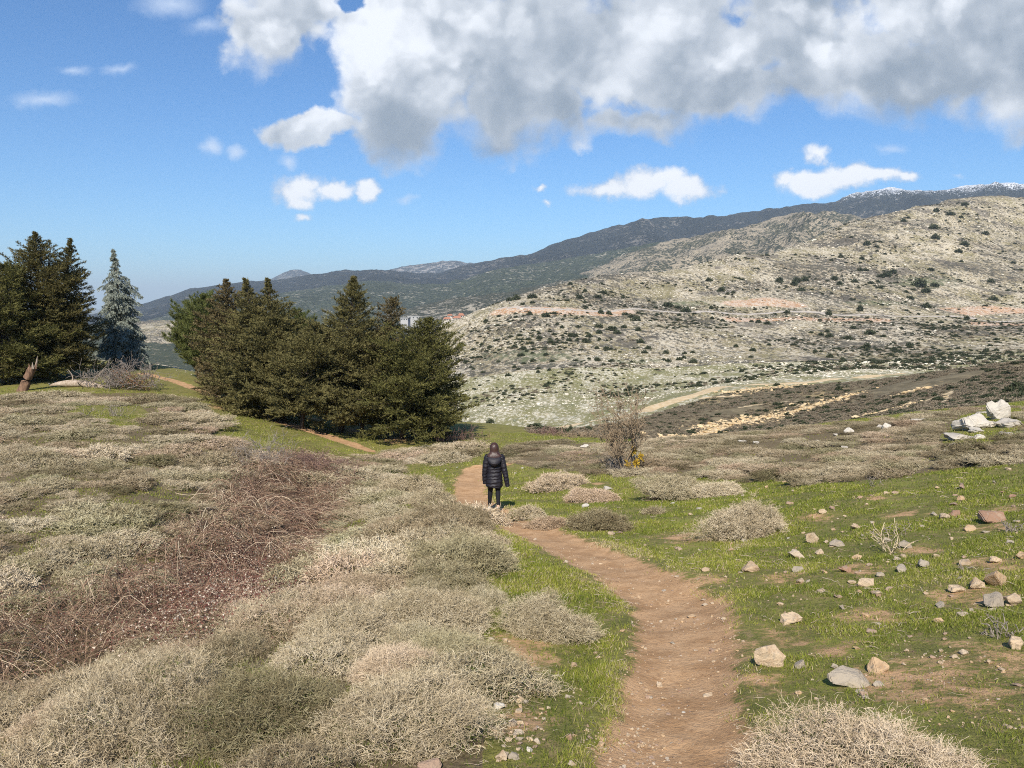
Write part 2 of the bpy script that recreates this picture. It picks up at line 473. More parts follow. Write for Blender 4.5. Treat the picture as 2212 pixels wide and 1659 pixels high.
m_ground, nt, b = mat('turf_and_soil')
P = geo_pos(nt)
n1 = NOISE(nt, P, 0.55, 4, 0.6); n2 = NOISE(nt, P, 3.2, 5, 0.65); n3 = NOISE(nt, P, 23, 5, 0.7); n4 = NOISE(nt, P, 95, 3, 0.6)
g = MIX(nt, SS(nt, n2, 0.36, 0.62), (0.120, 0.122, 0.025), (0.215, 0.200, 0.045))
g = MIX(nt, SS(nt, n1, 0.54, 0.66), g, (0.235, 0.240, 0.040))
g = MIX(nt, M(nt, 'MULTIPLY', SS(nt, n3, 0.50, 0.68), 0.65), g, (0.105, 0.105, 0.032))
g = MIX(nt, M(nt, 'MULTIPLY', SS(nt, NOISE(nt, P, 7.5, 4, 0.7), 0.50, 0.64), 0.8), g, (0.30, 0.205, 0.105))
soil = MIX(nt, SS(nt, n2, 0.34, 0.64), (0.40, 0.232, 0.112), (0.56, 0.350, 0.185))
soil = MIX(nt, M(nt, 'MULTIPLY', SS(nt, n3, 0.50, 0.66), 0.6), soil, (0.30, 0.165, 0.080))
soil = MIX(nt, M(nt, 'MULTIPLY', SS(nt, n4, 0.60, 0.74), 0.55), soil, (0.66, 0.46, 0.28))
pa = M(nt, 'ADD', ATT(nt, 'path'), M(nt, 'ADD', M(nt, 'MULTIPLY_ADD', n3, 0.9, -0.45), M(nt, 'MULTIPLY_ADD', n2, 1.3, -0.65)))
pm = SS(nt, pa, 0.38, 0.66)
g = MIX(nt, M(nt, 'MULTIPLY', SS(nt, n4, 0.46, 0.60), 0.55), g, (0.27, 0.245, 0.085))
g = MIX(nt, M(nt, 'MULTIPLY', SS(nt, NOISE(nt, P, 60, 3, 0.6), 0.53, 0.66), 0.6), g, (0.05, 0.052, 0.016))
c = MIX(nt, pm, g, soil)
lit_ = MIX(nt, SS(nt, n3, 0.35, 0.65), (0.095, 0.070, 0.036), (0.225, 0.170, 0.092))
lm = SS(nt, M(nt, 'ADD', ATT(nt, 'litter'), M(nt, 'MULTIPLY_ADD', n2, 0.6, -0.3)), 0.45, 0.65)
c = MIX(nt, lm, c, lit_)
nt.links.new(c, b.inputs['Base Color'])
hh = M(nt, 'ADD', M(nt, 'MULTIPLY', n3, 1.0), M(nt, 'MULTIPLY', n4, 0.35))
bump(nt, b, hh, 0.7, 0.03)
b.inputs['Roughness'].default_value = 0.95

m_valley, nt, b = mat('valley_floor')
P = geo_pos(nt)
Pv = VM(nt, 'MULTIPLY', P, (1.0, 0.30, 1.0))
n1 = NOISE(nt, Pv, 0.03, 4, 0.6); n2 = NOISE(nt, Pv, 0.13, 5, 0.62); n3 = NOISE(nt, Pv, 0.5, 5, 0.68); n4 = NOISE(nt, Pv, 1.1, 4, 0.72)
mead = MIX(nt, SS(nt, n2, 0.36, 0.62), (0.220, 0.205, 0.088), (0.30, 0.265, 0.145))
mead = MIX(nt, SS(nt, M(nt, 'ADD', n4, M(nt, 'MULTIPLY_ADD', n2, 0.5, -0.25)), 0.50, 0.60), mead, (0.58, 0.53, 0.40))
mead = MIX(nt, M(nt, 'MULTIPLY', SS(nt, n3, 0.56, 0.64), 0.6), mead, (0.10, 0.115, 0.06))
drk = MIX(nt, SS(nt, n3, 0.38, 0.64), (0.13, 0.105, 0.060), (0.235, 0.190, 0.112))
drk = MIX(nt, M(nt, 'MULTIPLY', SS(nt, n2, 0.50, 0.68), 0.6), drk, (0.15, 0.135, 0.062))
dpat = SS(nt, M(nt, 'ADD', n2, M(nt, 'MULTIPLY_ADD', n4, 0.45, -0.22)), 0.57, 0.64)
drk = MIX(nt, M(nt, 'MULTIPLY', dpat, 0.65), drk, (0.40, 0.29, 0.15))
dm = SS(nt, M(nt, 'ADD', ATT(nt, 'dark'), M(nt, 'MULTIPLY_ADD', n2, 0.5, -0.25)), 0.42, 0.58)
c = MIX(nt, dm, mead, drk)
tr = MIX(nt, SS(nt, n4, 0.35, 0.65), (0.56, 0.41, 0.22), (0.66, 0.52, 0.33))
tm = SS(nt, M(nt, 'ADD', ATT(nt, 'track'), M(nt, 'ADD', M(nt, 'MULTIPLY_ADD', n3, 0.9, -0.45), M(nt, 'MULTIPLY_ADD', n4, 0.8, -0.4))), 0.42, 0.60)
c = MIX(nt, tm, c, tr)
gm = SS(nt, M(nt, 'ADD', ATT(nt, 'green'), M(nt, 'MULTIPLY_ADD', n3, 0.5, -0.25)), 0.4, 0.6)
c = MIX(nt, gm, c, MIX(nt, n4, (0.065, 0.11, 0.012), (0.13, 0.17, 0.025)))
nt.links.new(c, b.inputs['Base Color'])
bump(nt, b, M(nt, 'ADD', n3, M(nt, 'MULTIPLY', n4, 0.5)), 0.8, 0.6)

m_hill, nt, b = mat('rocky_hillside')
P = geo_pos(nt)
Ps = VM(nt, 'MULTIPLY', P, (1.0, 0.42, 0.9))
n1 = NOISE(nt, P, 0.010, 4, 0.6); n2 = NOISE(nt, Ps, 0.045, 5, 0.65); n3 = NOISE(nt, Ps, 0.22, 5, 0.68); n4 = NOISE(nt, Ps, 0.62, 4, 0.75)
base = MIX(nt, SS(nt, n2, 0.36, 0.64), (0.275, 0.235, 0.120), (0.36, 0.29, 0.18))
base = MIX(nt, M(nt, 'MULTIPLY', SS(nt, n1, 0.46, 0.62), 0.55), base, (0.33, 0.255, 0.19))
rk = SS(nt, M(nt, 'ADD', n4, M(nt, 'ADD', M(nt, 'MULTIPLY_ADD', n2, 0.5, -0.25), M(nt, 'MULTIPLY_ADD', n3, 0.4, -0.2))), 0.47, 0.55)
base = MIX(nt, rk, base, MIX(nt, n3, (0.47, 0.405, 0.29), (0.73, 0.645, 0.49)))
sh = SS(nt, M(nt, 'ADD', n3, M(nt, 'MULTIPLY_ADD', n1, 0.55, -0.275)), 0.525, 0.585)
base = MIX(nt, M(nt, 'MULTIPLY', sh, 0.9), base, MIX(nt, n4, (0.058, 0.060, 0.036), (0.15, 0.128, 0.092)))
scrub = SS(nt, M(nt, 'ADD', NOISE(nt, VM(nt, 'MULTIPLY', P, (0.8, 0.5, 1.6)), 0.030, 4, 0.6), M(nt, 'MULTIPLY_ADD', n3, 0.3, -0.15)), 0.585, 0.63)
base = MIX(nt, M(nt, 'MULTIPLY', scrub, 0.75), base, MIX(nt, n4, (0.085, 0.075, 0.060), (0.17, 0.145, 0.115)))
rw = SS(nt, M(nt, 'ADD', ATT(nt, 'white'), M(nt, 'MULTIPLY_ADD', n3, 0.8, -0.4)), 0.42, 0.62)
dk = SS(nt, M(nt, 'ADD', NOISE(nt, Ps, 0.40, 4, 0.75), M(nt, 'MULTIPLY_ADD', n1, 0.3, -0.15)), 0.518, 0.58)
base = MIX(nt, M(nt, 'MULTIPLY', dk, 0.9), base, (0.085, 0.077, 0.058))
base = MIX(nt, rw, base, MIX(nt, n4, (0.34, 0.31, 0.26), (0.66, 0.60, 0.50)))
cut = SS(nt, M(nt, 'ADD', ATT(nt, 'cut'), M(nt, 'ADD', M(nt, 'MULTIPLY_ADD', n3, 1.2, -0.6), M(nt, 'MULTIPLY_ADD', n4, .8, -.4))), 0.45, 0.60)
base = MIX(nt, M(nt, 'MULTIPLY', cut, 0.85), base, MIX(nt, SS(nt, M(nt, 'ADD', n4, M(nt, 'MULTIPLY_ADD', n3, .6, -.3)), 0.42, 0.56), (0.52, 0.29, 0.15), (0.64, 0.50, 0.38)))
ra = ATT(nt, 'road')
base = MIX(nt, SS(nt, ra, 0.42, 0.58), base, (0.50, 0.44, 0.37))
gm = SS(nt, M(nt, 'ADD', ATT(nt, 'green'), M(nt, 'MULTIPLY_ADD', n3, 0.7, -0.35)), 0.40, 0.62)
base = MIX(nt, M(nt, 'MULTIPLY', gm, 0.7), base, (0.165, 0.185, 0.085))
fm_ = SS(nt, M(nt, 'ADD', ATT(nt, 'forest'), M(nt, 'MULTIPLY_ADD', n3, 0.9, -0.45)), 0.40, 0.60)
base = MIX(nt, fm_, base, MIX(nt, n4, (0.030, 0.040, 0.026), (0.085, 0.095, 0.055)))
nt.links.new(base, b.inputs['Base Color'])
bump(nt, b, M(nt, 'ADD', n3, M(nt, 'MULTIPLY', n4, 0.7)), 1.0, 2.0)

# ------------------------------------------------------------------ the land itself
NU, NR = 560, 900
ug = np.concatenate([np.linspace(-2.0, -0.80, 40)[:-1], np.linspace(-0.80, 0.80, NU - 78), np.linspace(0.80, 2.0, 40)[1:]])
sg = np.concatenate([np.linspace(math.log(0.7), math.log(2.2), 40)[:-1], np.linspace(math.log(2.2), math.log(2000), NR - 39)])
UU, S_ = np.meshgrid(ug, sg)
YY = np.exp(S_); XX = UU * YY
ZZ = gz(XX, YY)
PXm, PYm = topix(XX, YY, ZZ)
nr, nc = XX.shape
d, w = polydist(XX, YY, PATH); att_path = 1 - sst(d, w * 0.45, w * 1.7)
d, w = polydist(XX, YY, FAR_PATH); att_path = np.maximum(att_path, 1 - sst(d, w * 0.6, w * 1.6))
for sx, sy, r in SOIL:
    att_path = np.maximum(att_path, 0.56 * (1 - sst(np.hypot(XX - sx, (YY - sy) * 0.7), r * 0.15, r * 1.4)))
att_dark = np.where(inpoly(PXm, PYm, SLOPE_DARK) & (YY > 55) & (YY < 330), 1.0, 0.0)
att_dark = np.maximum(att_dark, sst(YY, 48, 60) * (1 - sst(YY, 70, 100)) * (PXm > 1160))
d, w = polydist(XX, YY, TRACK); att_track = 1 - sst(d, w * 0.8, w * 1.7)
# bare sandy banks on the dark slope
for rows, ww in (([(1440, 945), (1560, 922), (1700, 893), (1850, 852)], 1.7), ([(1560, 848), (1640, 838), (1720, 833)], 1.6), ([(1600, 880), (1700, 868), (1850, 848)], .9),
                 ([(1850, 905), (1930, 885), (2000, 868), (2060, 845)], .8), ([(1930, 858), (1985, 842), (2010, 838)], .7), ([(1520, 860), (1600, 855)], 1.6), ([(1640, 905), (1720, 900)], .8), ([(1480, 930), (1540, 915)], 1.0), ([(2060, 845), (2050, 862), (2020, 880)], .6)):
    L = ground_line([(a, b_, ww) for a, b_ in rows], 60, 300)
    d, w = polydist(XX, YY, L)
    att_track = np.maximum(att_track, 0.66 * (1 - sst(d, w * 0.25, w * 1.6)))
att_green = np.where(inpoly(XX, YY, GRASS_MID), 1.0, 0.0)
att_green = np.maximum(att_green, (1 - sst(YY, 58, 70)) * (PXm < 1180))
hgreen = np.zeros_like(XX)
for px, py, rx, ry in [(1150, 770, 250, 30), (1480, 655, 120, 12), (1900, 655, 160, 14), (1600, 800, 300, 14), (1380, 780, 160, 16), (2000, 610, 160, 30)]:
    hgreen = np.maximum(hgreen, 0.55 * np.exp(-((PXm - px) / rx) ** 2 - ((PYm - py) / ry) ** 2) * (YY > 260))
d, w = polydist(XX, YY, ROAD); dr, wr = d, w
att_road = (1 - sst(d, w * 0.8, w * 1.15)) * (YY > 300)
att_cut = np.zeros_like(XX)
for rows, ww in (([(1090, 671), (1200, 673), (1340, 676)], 11), ([(1590, 690), (1700, 690), (1800, 692)], 10), ([(1600, 655), (1650, 650), (1700, 658)], 16), ([(2060, 672), (2120, 668), (2212, 672)], 14), ([(1830, 690), (1900, 692)], 9), ([(2120, 697), (2212, 702)], 10)):
    L = ground_line([(a, b_, ww) for a, b_ in rows], 450, 760)
    d, w = polydist(XX, YY, L)
    att_cut = np.maximum(att_cut, 0.8 * (1 - sst(d, w * 0.5, w * 1.5)))
att_white = np.zeros_like(XX)
for px, py, rx, ry, y0 in [(350, 715, 60, 22, 500), (1330, 770, 220, 50, 300), (1560, 770, 200, 40, 300), (1150, 720, 120, 30, 300)]:
    att_white = np.maximum(att_white, 0.42 * np.exp(-((PXm - px) / rx) ** 2 - ((PYm - py) / ry) ** 2) * (YY > y0))
att_forest = sst(YY, 420, 600) * (PXm < 900) * (1 - sst(att_white, 0.05, 0.2)) * 0.62
att_litter = np.zeros_like(XX)

V = np.stack([XX, YY, ZZ], -1).reshape(-1, 3)
ii = np.arange(nr * nc).reshape(nr, nc)
FQ = np.stack([ii[:-1, :-1], ii[:-1, 1:], ii[1:, 1:], ii[1:, :-1]], -1).reshape(-1, 4)


def fmean(a):
    a = a.reshape(-1)
    return a[FQ].mean(1)


fy = fmean(YY)
near_f = fy < 66
hill_f = fy > 330
ptrue, wtrue = polydist(fmean(XX), fy, PATH); pm1 = ptrue < wtrue * 1.15
ptrue, wtrue = polydist(fmean(XX), fy, FAR_PATH); pm2 = ptrue < wtrue * 1.15
dT, wT = polydist(fmean(XX), fy, TRACK)
cls = np.where(near_f, np.where(pm1 | pm2, 1, 0), np.where(hill_f, np.where(fmean(att_road) > 0.5, 5, 4), np.where(dT < wT * 1.3, 3, 2)))


LITTER_HOOK = []


def make_land():
    for k, nm, m in ((0, 'ground', m_ground), (1, 'path', m_ground), (2, 'valley', m_valley), (3, 'dirt_track', m_valley), (4, 'hillside', m_hill), (5, 'road', m_hill)):
        f = FQ[cls == k]
        used, inv = np.unique(f.ravel(), return_inverse=True)
        at_ = {'path': att_path, 'litter': att_litter} if k < 2 else ({'dark': att_dark, 'track': att_track, 'green': att_green} if k < 4 else
              {'cut': att_cut, 'road': att_road, 'white': att_white, 'green': hgreen, 'forest': att_forest})
        me = mesh_np(nm, V[used], inv.reshape(-1, 4), [m], smooth=True, attrs={a: v.reshape(-1)[used] for a, v in at_.items()})
        tag(link(nm, me), kind='structure')
    # the ground underfoot and behind the camera
    x = np.linspace(-30, 30, 61); y = np.linspace(-30, 0.71, 32)
    X, Y = np.meshgrid(x, y); Z = gz(X, np.maximum(Y, 0.7)) * 0 + np.interp(X, [-2, 2], [-0.14, -0.10]) - 0.02
    n = 61; i2 = np.arange(X.size).reshape(X.shape)
    f = np.stack([i2[:-1, :-1], i2[:-1, 1:], i2[1:, 1:], i2[1:, :-1]], -1).reshape(-1, 4)
    me = mesh_np('ground', np.stack([X, Y, Z], -1).reshape(-1, 3), f, [m_ground], smooth=True, attrs={'path': np.zeros(X.size), 'litter': np.zeros(X.size)})
    tag(link('ground', me), kind='structure')


# ------------------------------------------------------------------ far mountains
def mountain_mat(name, forest, light, tan, cover, tan_amt, snow_z=None, scale=1.0):
    m, nt, b = mat(name)
    P = geo_pos(nt)
    n1 = NOISE(nt, P, 0.0022 / scale, 5, 0.6); n2 = NOISE(nt, P, 0.011 / scale, 5, 0.65); n3 = NOISE(nt, P, 0.045 / scale, 5, 0.72); n4 = NOISE(nt, P, 0.13 / scale, 3, 0.7)
    c = MIX(nt, SS(nt, n3, 0.38, 0.62), forest, light)
    op = SS(nt, M(nt, 'ADD', n3, M(nt, 'ADD', M(nt, 'MULTIPLY_ADD', n2, 0.8, -0.4), M(nt, 'MULTIPLY_ADD', n1, 0.6, -0.3))), cover, cover + 0.09)
    c = MIX(nt, M(nt, 'MULTIPLY', op, tan_amt), c, MIX(nt, n4, tan, tuple(min(1, t * 1.5) for t in tan)))
    tree = SS(nt, n4, 0.52, 0.60)
    c = MIX(nt, M(nt, 'MULTIPLY', tree, 0.7), c, forest)
    if snow_z:
        zz = node(nt, 'ShaderNodeSeparateXYZ', {0: P}).outputs[2]
        sn = SS(nt, M(nt, 'ADD', M(nt, 'MULTIPLY_ADD', n3, 260.0, -130.0), M(nt, 'ADD', zz, M(nt, 'MULTIPLY_ADD', n4, 330.0, -165.0))), snow_z, snow_z + 26)
        c = MIX(nt, sn, c, (0.80, 0.82, 0.85))
    nt.links.new(c, b.inputs['Base Color'])
    bump(nt, b, M(nt, 'ADD', n3, M(nt, 'MULTIPLY', n4, 0.4)), 0.9, 25.0 * scale)
    return m


def mountain(name, sil, D, depth, zbase, m, rough=1.0, seed=1, cols=420, rows=110, shoulder=0.62):
    """a ridge: silhouette at distance D, its near face running down towards the viewer to zbase"""
    sil = sorted(sil)
    pxs = np.array([s[0] for s in sil], float); pys = np.array([s[1] for s in sil], float)
    P = np.linspace(pxs[0], pxs[-1], cols)
    py = np.interp(P, pxs, pys)
    uv = np.array([px_uv(a, b_) for a, b_ in zip(P, py)])
    Dd = np.interp(P, pxs, np.array([s[2] if len(s) > 2 else D for s in sil], float))
    zr = EYE + uv[:, 1] * Dd
    t = np.concatenate([np.linspace(0, 1, rows), [1.04, 1.12, 1.3, 1.6]])
    T, U = np.meshgrid(t, uv[:, 0], indexing='ij')
    Dg = np.broadcast_to(Dd, T.shape)
    Y = Dg - depth + depth * T
    prof = np.where(T <= 1, T ** shoulder if shoulder < 1 else T ** shoulder, 1 - (T - 1) * 1.2)
    Z = zbase + (np.broadcast_to(zr, T.shape) - zbase) * prof
    X = U * Y
    L = depth / 3.2
    rid = 1 - np.abs(fbm(X / L * 1.6 + 0.4 * fbm(X / L, Y / L, 3, seed), Y / L * 0.55, 4, seed + 5)) * 4.2
    amp = (np.broadcast_to(zr, T.shape) - zbase)
    env = np.clip(np.minimum(T * 4, 1), 0, 1) * np.where(T < 1, np.clip((1 - T) * 6, 0.10, 1), 0.1)
    Z = Z + rough * env * amp * (0.17 * (rid - 0.55) + 0.10 * fbm(X / L * 5, Y / L * 5, 4, seed + 9))
    # knobbly skyline
    Z = Z + rough * np.exp(-((T - 1) / 0.06) ** 2) * 0.006 * Dg * fbm(X / (Dg * 0.012), Y * 0 + 3.3, 3, seed + 2)
    V = np.stack([X, Y, Z], -1).reshape(-1, 3)
    nr, nc = T.shape
    ii = np.arange(nr * nc).reshape(nr, nc)
    f = np.stack([ii[:-1, :-1], ii[:-1, 1:], ii[1:, 1:], ii[1:, :-1]], -1).reshape(-1, 4)
    return tag(link(name, mesh_np(name, V, f, [m], smooth=True)), kind='structure')


def make_mountains():
    m_dark = mountain_mat('cloud_shaded_forest_mountain', (0.012, 0.018, 0.022), (0.034, 0.040, 0.040), (0.20, 0.18, 0.155), 0.60, 0.75, snow_z=690)  # cloud shadow over this ridge is painted into its forest colour
    m_mid = mountain_mat('forested_foothill', (0.030, 0.042, 0.030), (0.105, 0.120, 0.075), (0.40, 0.36, 0.28), 0.62, 0.9, scale=0.55)
    m_tan = mountain_mat('open_foothill', (0.034, 0.042, 0.028), (0.19, 0.175, 0.115), (0.38, 0.315, 0.225), 0.46, 0.9, scale=0.36)
    m_vill = mountain_mat('wooded_spur', (0.034, 0.042, 0.030), (0.125, 0.122, 0.085), (0.42, 0.37, 0.29), 0.54, 0.85, scale=0.22)
    m_far = mountain_mat('distant_summit', (0.030, 0.038, 0.045), (0.060, 0.066, 0.07), (0.38, 0.34, 0.30), 0.56, 0.9, scale=1.3)
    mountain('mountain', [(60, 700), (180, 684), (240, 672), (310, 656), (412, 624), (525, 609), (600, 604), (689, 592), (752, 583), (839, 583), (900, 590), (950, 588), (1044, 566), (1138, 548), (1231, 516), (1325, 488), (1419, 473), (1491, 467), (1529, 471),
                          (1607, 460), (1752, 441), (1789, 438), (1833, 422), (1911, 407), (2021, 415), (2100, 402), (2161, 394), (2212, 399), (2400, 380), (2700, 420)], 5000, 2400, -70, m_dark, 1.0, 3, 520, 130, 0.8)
    mountain('foothill', [(-100, 740), (200, 712), (300, 690), (412, 662), (525, 645), (640, 628), (700, 618), (799, 606), (880, 612), (950, 613), (1010, 600), (1075, 582), (1160, 570), (1231, 557), (1300, 545), (1357, 534), (1460, 520), (1600, 520), (1800, 540), (2100, 560)], 3200, 1500, -75, m_mid, 0.9, 14, 460, 120, 0.72)
    mountain('foothill', [(1230, 600), (1300, 572), (1357, 548), (1419, 524), (1544, 504), (1590, 494), (1641, 478), (1700, 464), (1752, 456), (1789, 456), (1833, 463), (1864, 470), (1960, 492), (2212, 560)], 2500, 1000, -20, m_tan, 1.1, 41, 380, 120, 0.8)
    mountain('foothill', [(560, 740), (640, 722), (740, 700), (840, 676), (900, 662), (950, 650), (1000, 641), (1050, 636), (1110, 628), (1180, 612), (1260, 600), (1360, 600)], 1500, 620, -75, m_vill, 1.0, 57, 260, 80, 0.8)
    mountain('distant_mountain', [(480, 640), (560, 612), (576, 606), (605, 594), (628, 584), (650, 583), (665, 589), (690, 600), (740, 625)], 9000, 2500, -100, m_far, 0.5, 61, 140, 50, 0.9)
    mountain('distant_mountain', [(740, 620), (833, 583), (880, 575), (920, 570), (955, 563), (985, 563), (1010, 569), (1037, 571), (1080, 580), (1160, 610)], 8000, 2500, -100, m_far, 0.8, 67, 180, 50, 0.9)
    # the hazy lowland far away on the left, and the plain that carries everything to the horizon
    m, nt, b = mat('lowland')
    P = geo_pos(nt)
    nt.links.new(MIX(nt, NOISE(nt, P, 0.004, 5, 0.6), (0.07, 0.085, 0.05), (0.20, 0.18, 0.13)), b.inputs['Base Color'])
    R = 30000.0
    me = mesh_np('plain', [(-R, -R, -135), (R, -R, -135), (R, R, -135), (-R, R, -135)], [(0, 1, 2, 3)], [m])
    tag(link('plain', me), kind='structure')


def make_haze():
    bm = bmesh.new(); bmesh.ops.create_cube(bm, size=1.0)
    me = bpy.data.meshes.new('haze'); bm.to_mesh(me); bm.free()
    o = link('haze', me, loc=(0, 9000, 430), sc=(70000, 70000, 1140))
    m = bpy.data.materials.new('haze'); m.use_nodes = True
    nt = m.node_tree; nt.nodes.clear()
    v = node(nt, 'ShaderNodeVolumePrincipled', {'Color': (0.74, 0.88, 1.0, 1), 'Density': 6.5e-5, 'Anisotropy': 0.0})
    out = node(nt, 'ShaderNodeOutputMaterial'); nt.links.new(v.outputs[0], out.inputs['Volume'])
    me.materials.append(m)
    tag(o, kind='stuff')
# ------------------------------------------------------------------ tubes
def tubes(paths, sides=5):
    """list of (points (k,3), radii (k,)) -> verts, quads"""
    Vs, Fs, o = [], [], 0
    ang = np.linspace(0, 2 * PI, sides, endpoint=False)
    ca, sa = np.cos(ang), np.sin(ang)
    for p, r in paths:
        p = np.asarray(p, float); r = np.asarray(r, float); k = len(p)
        t = np.gradient(p, axis=0); t = unit(t)
        ref = np.where(np.abs(t[:, 2:3]) > 0.9, np.array([[1., 0, 0]]), np.array([[0, 0, 1.]]))
        n = unit(np.cross(t, ref)); b_ = np.cross(t, n)
        ring = p[:, None, :] + r[:, None, None] * (ca[None, :, None] * n[:, None, :] + sa[None, :, None] * b_[:, None, :])
        Vs.append(ring.reshape(-1, 3))
        i = np.arange(k * sides).reshape(k, sides) + o
        j = np.roll(i, -1, axis=1)
        Fs.append(np.stack([i[:-1], j[:-1], j[1:], i[1:]], -1).reshape(-1, 4))
        if sides == 4: Fs.append(i[-1:][:, ::1])
        o += k * sides
    return np.concatenate(Vs), np.concatenate(Fs)


def ribbons(P, width, rg):
    """P (n,k,3) polylines -> flat strips; width (n,) or (n,k)"""
    n, k, _ = P.shape
    t = unit(np.gradient(P, axis=1))
    rv = unit(rg.normal(size=(n, 1, 3))); s = unit(np.cross(t, rv))
    wd = width[:, None, None] if width.ndim == 1 else width[..., None]
    A = P - s * wd * 0.5; B = P + s * wd * 0.5
    V = np.stack([A, B], 2).reshape(-1, 3)
    i = (np.arange(n * k) * 2).reshape(n, k)
    F = np.stack([i[:, :-1], i[:, :-1] + 1, i[:, 1:] + 1, i[:, 1:]], -1).reshape(-1, 4)
    return V, F


def leaf_tris(pos, d, length, width, rg):
    s = unit(np.cross(d, unit(rg.normal(size=d.shape))))
    a = pos - s * width[:, None] * 0.5; b_ = pos + s * width[:, None] * 0.5; c = pos + d * length[:, None]
    V = np.stack([a, b_, c], 1).reshape(-1, 3)
    return V, np.arange(len(V)).reshape(-1, 3)


def leaf_mat(name, cols, rough=0.75, trans=0.12):
    m, nt, b = mat(name, cols[0], rough, 0.25)
    t = ATT(nt, 'tint')
    n = NOISE(nt, node(nt, 'ShaderNodeTexCoord').outputs['Object'], 1.1, 3, 0.6)
    f = M(nt, 'ADD', M(nt, 'MULTIPLY', t, 0.7), M(nt, 'MULTIPLY_ADD', n, 0.9, -0.30))
    r = node(nt, 'ShaderNodeValToRGB', {0: f})
    el = r.color_ramp.elements
    while len(el) < len(cols): el.new(0.5)
    for i, c in enumerate(cols):
        el[i].position = i / (len(cols) - 1); el[i].color = (*c, 1)
    nt.links.new(r.outputs[0], b.inputs['Base Color'])
    if trans:
        tr = node(nt, 'ShaderNodeBsdfTranslucent'); nt.links.new(r.outputs[0], tr.inputs[0])
        mx = node(nt, 'ShaderNodeMixShader', {0: trans, 1: b.outputs[0], 2: tr.outputs[0]})
        nt.links.new(mx.outputs[0], nt.nodes['Material Output'].inputs[0])
    return m


def bark_mat(name, c1, c2, scale=14.0):
    m, nt, b = mat(name, c1)
    P = node(nt, 'ShaderNodeTexCoord').outputs['Object']
    n = NOISE(nt, VM(nt, 'MULTIPLY', P, (1, 1, 0.25)), scale, 5, 0.7)
    nt.links.new(MIX(nt, SS(nt, n, 0.35, 0.65), c1, c2), b.inputs['Base Color'])
    bump(nt, b, n, 0.8, 0.02)
    return m


m_bark = bark_mat('conifer_bark', (0.055, 0.042, 0.030), (0.13, 0.10, 0.075))
m_cyp = leaf_mat('cypress_foliage', [(0.059, 0.057, 0.020), (0.135, 0.119, 0.042), (0.217, 0.183, 0.069)])
m_cyp_g = leaf_mat('green_cypress_foliage', [(0.046, 0.048, 0.013), (0.112, 0.107, 0.030), (0.186, 0.167, 0.050)])
m_cyp_b = leaf_mat('brown_cypress_foliage', [(0.059, 0.050, 0.023), (0.142, 0.111, 0.048), (0.234, 0.174, 0.083)])
m_cyp_d = leaf_mat('dark_cypress_foliage', [(0.044, 0.047, 0.017), (0.109, 0.095, 0.031), (0.198, 0.156, 0.053)])
m_cedar = leaf_mat('blue_cedar_foliage', [(0.110, 0.130, 0.105), (0.250, 0.275, 0.225), (0.42, 0.44, 0.37)])
m_pine = leaf_mat('pine_needles', [(0.048, 0.065, 0.017), (0.113, 0.130, 0.035), (0.193, 0.190, 0.062)])


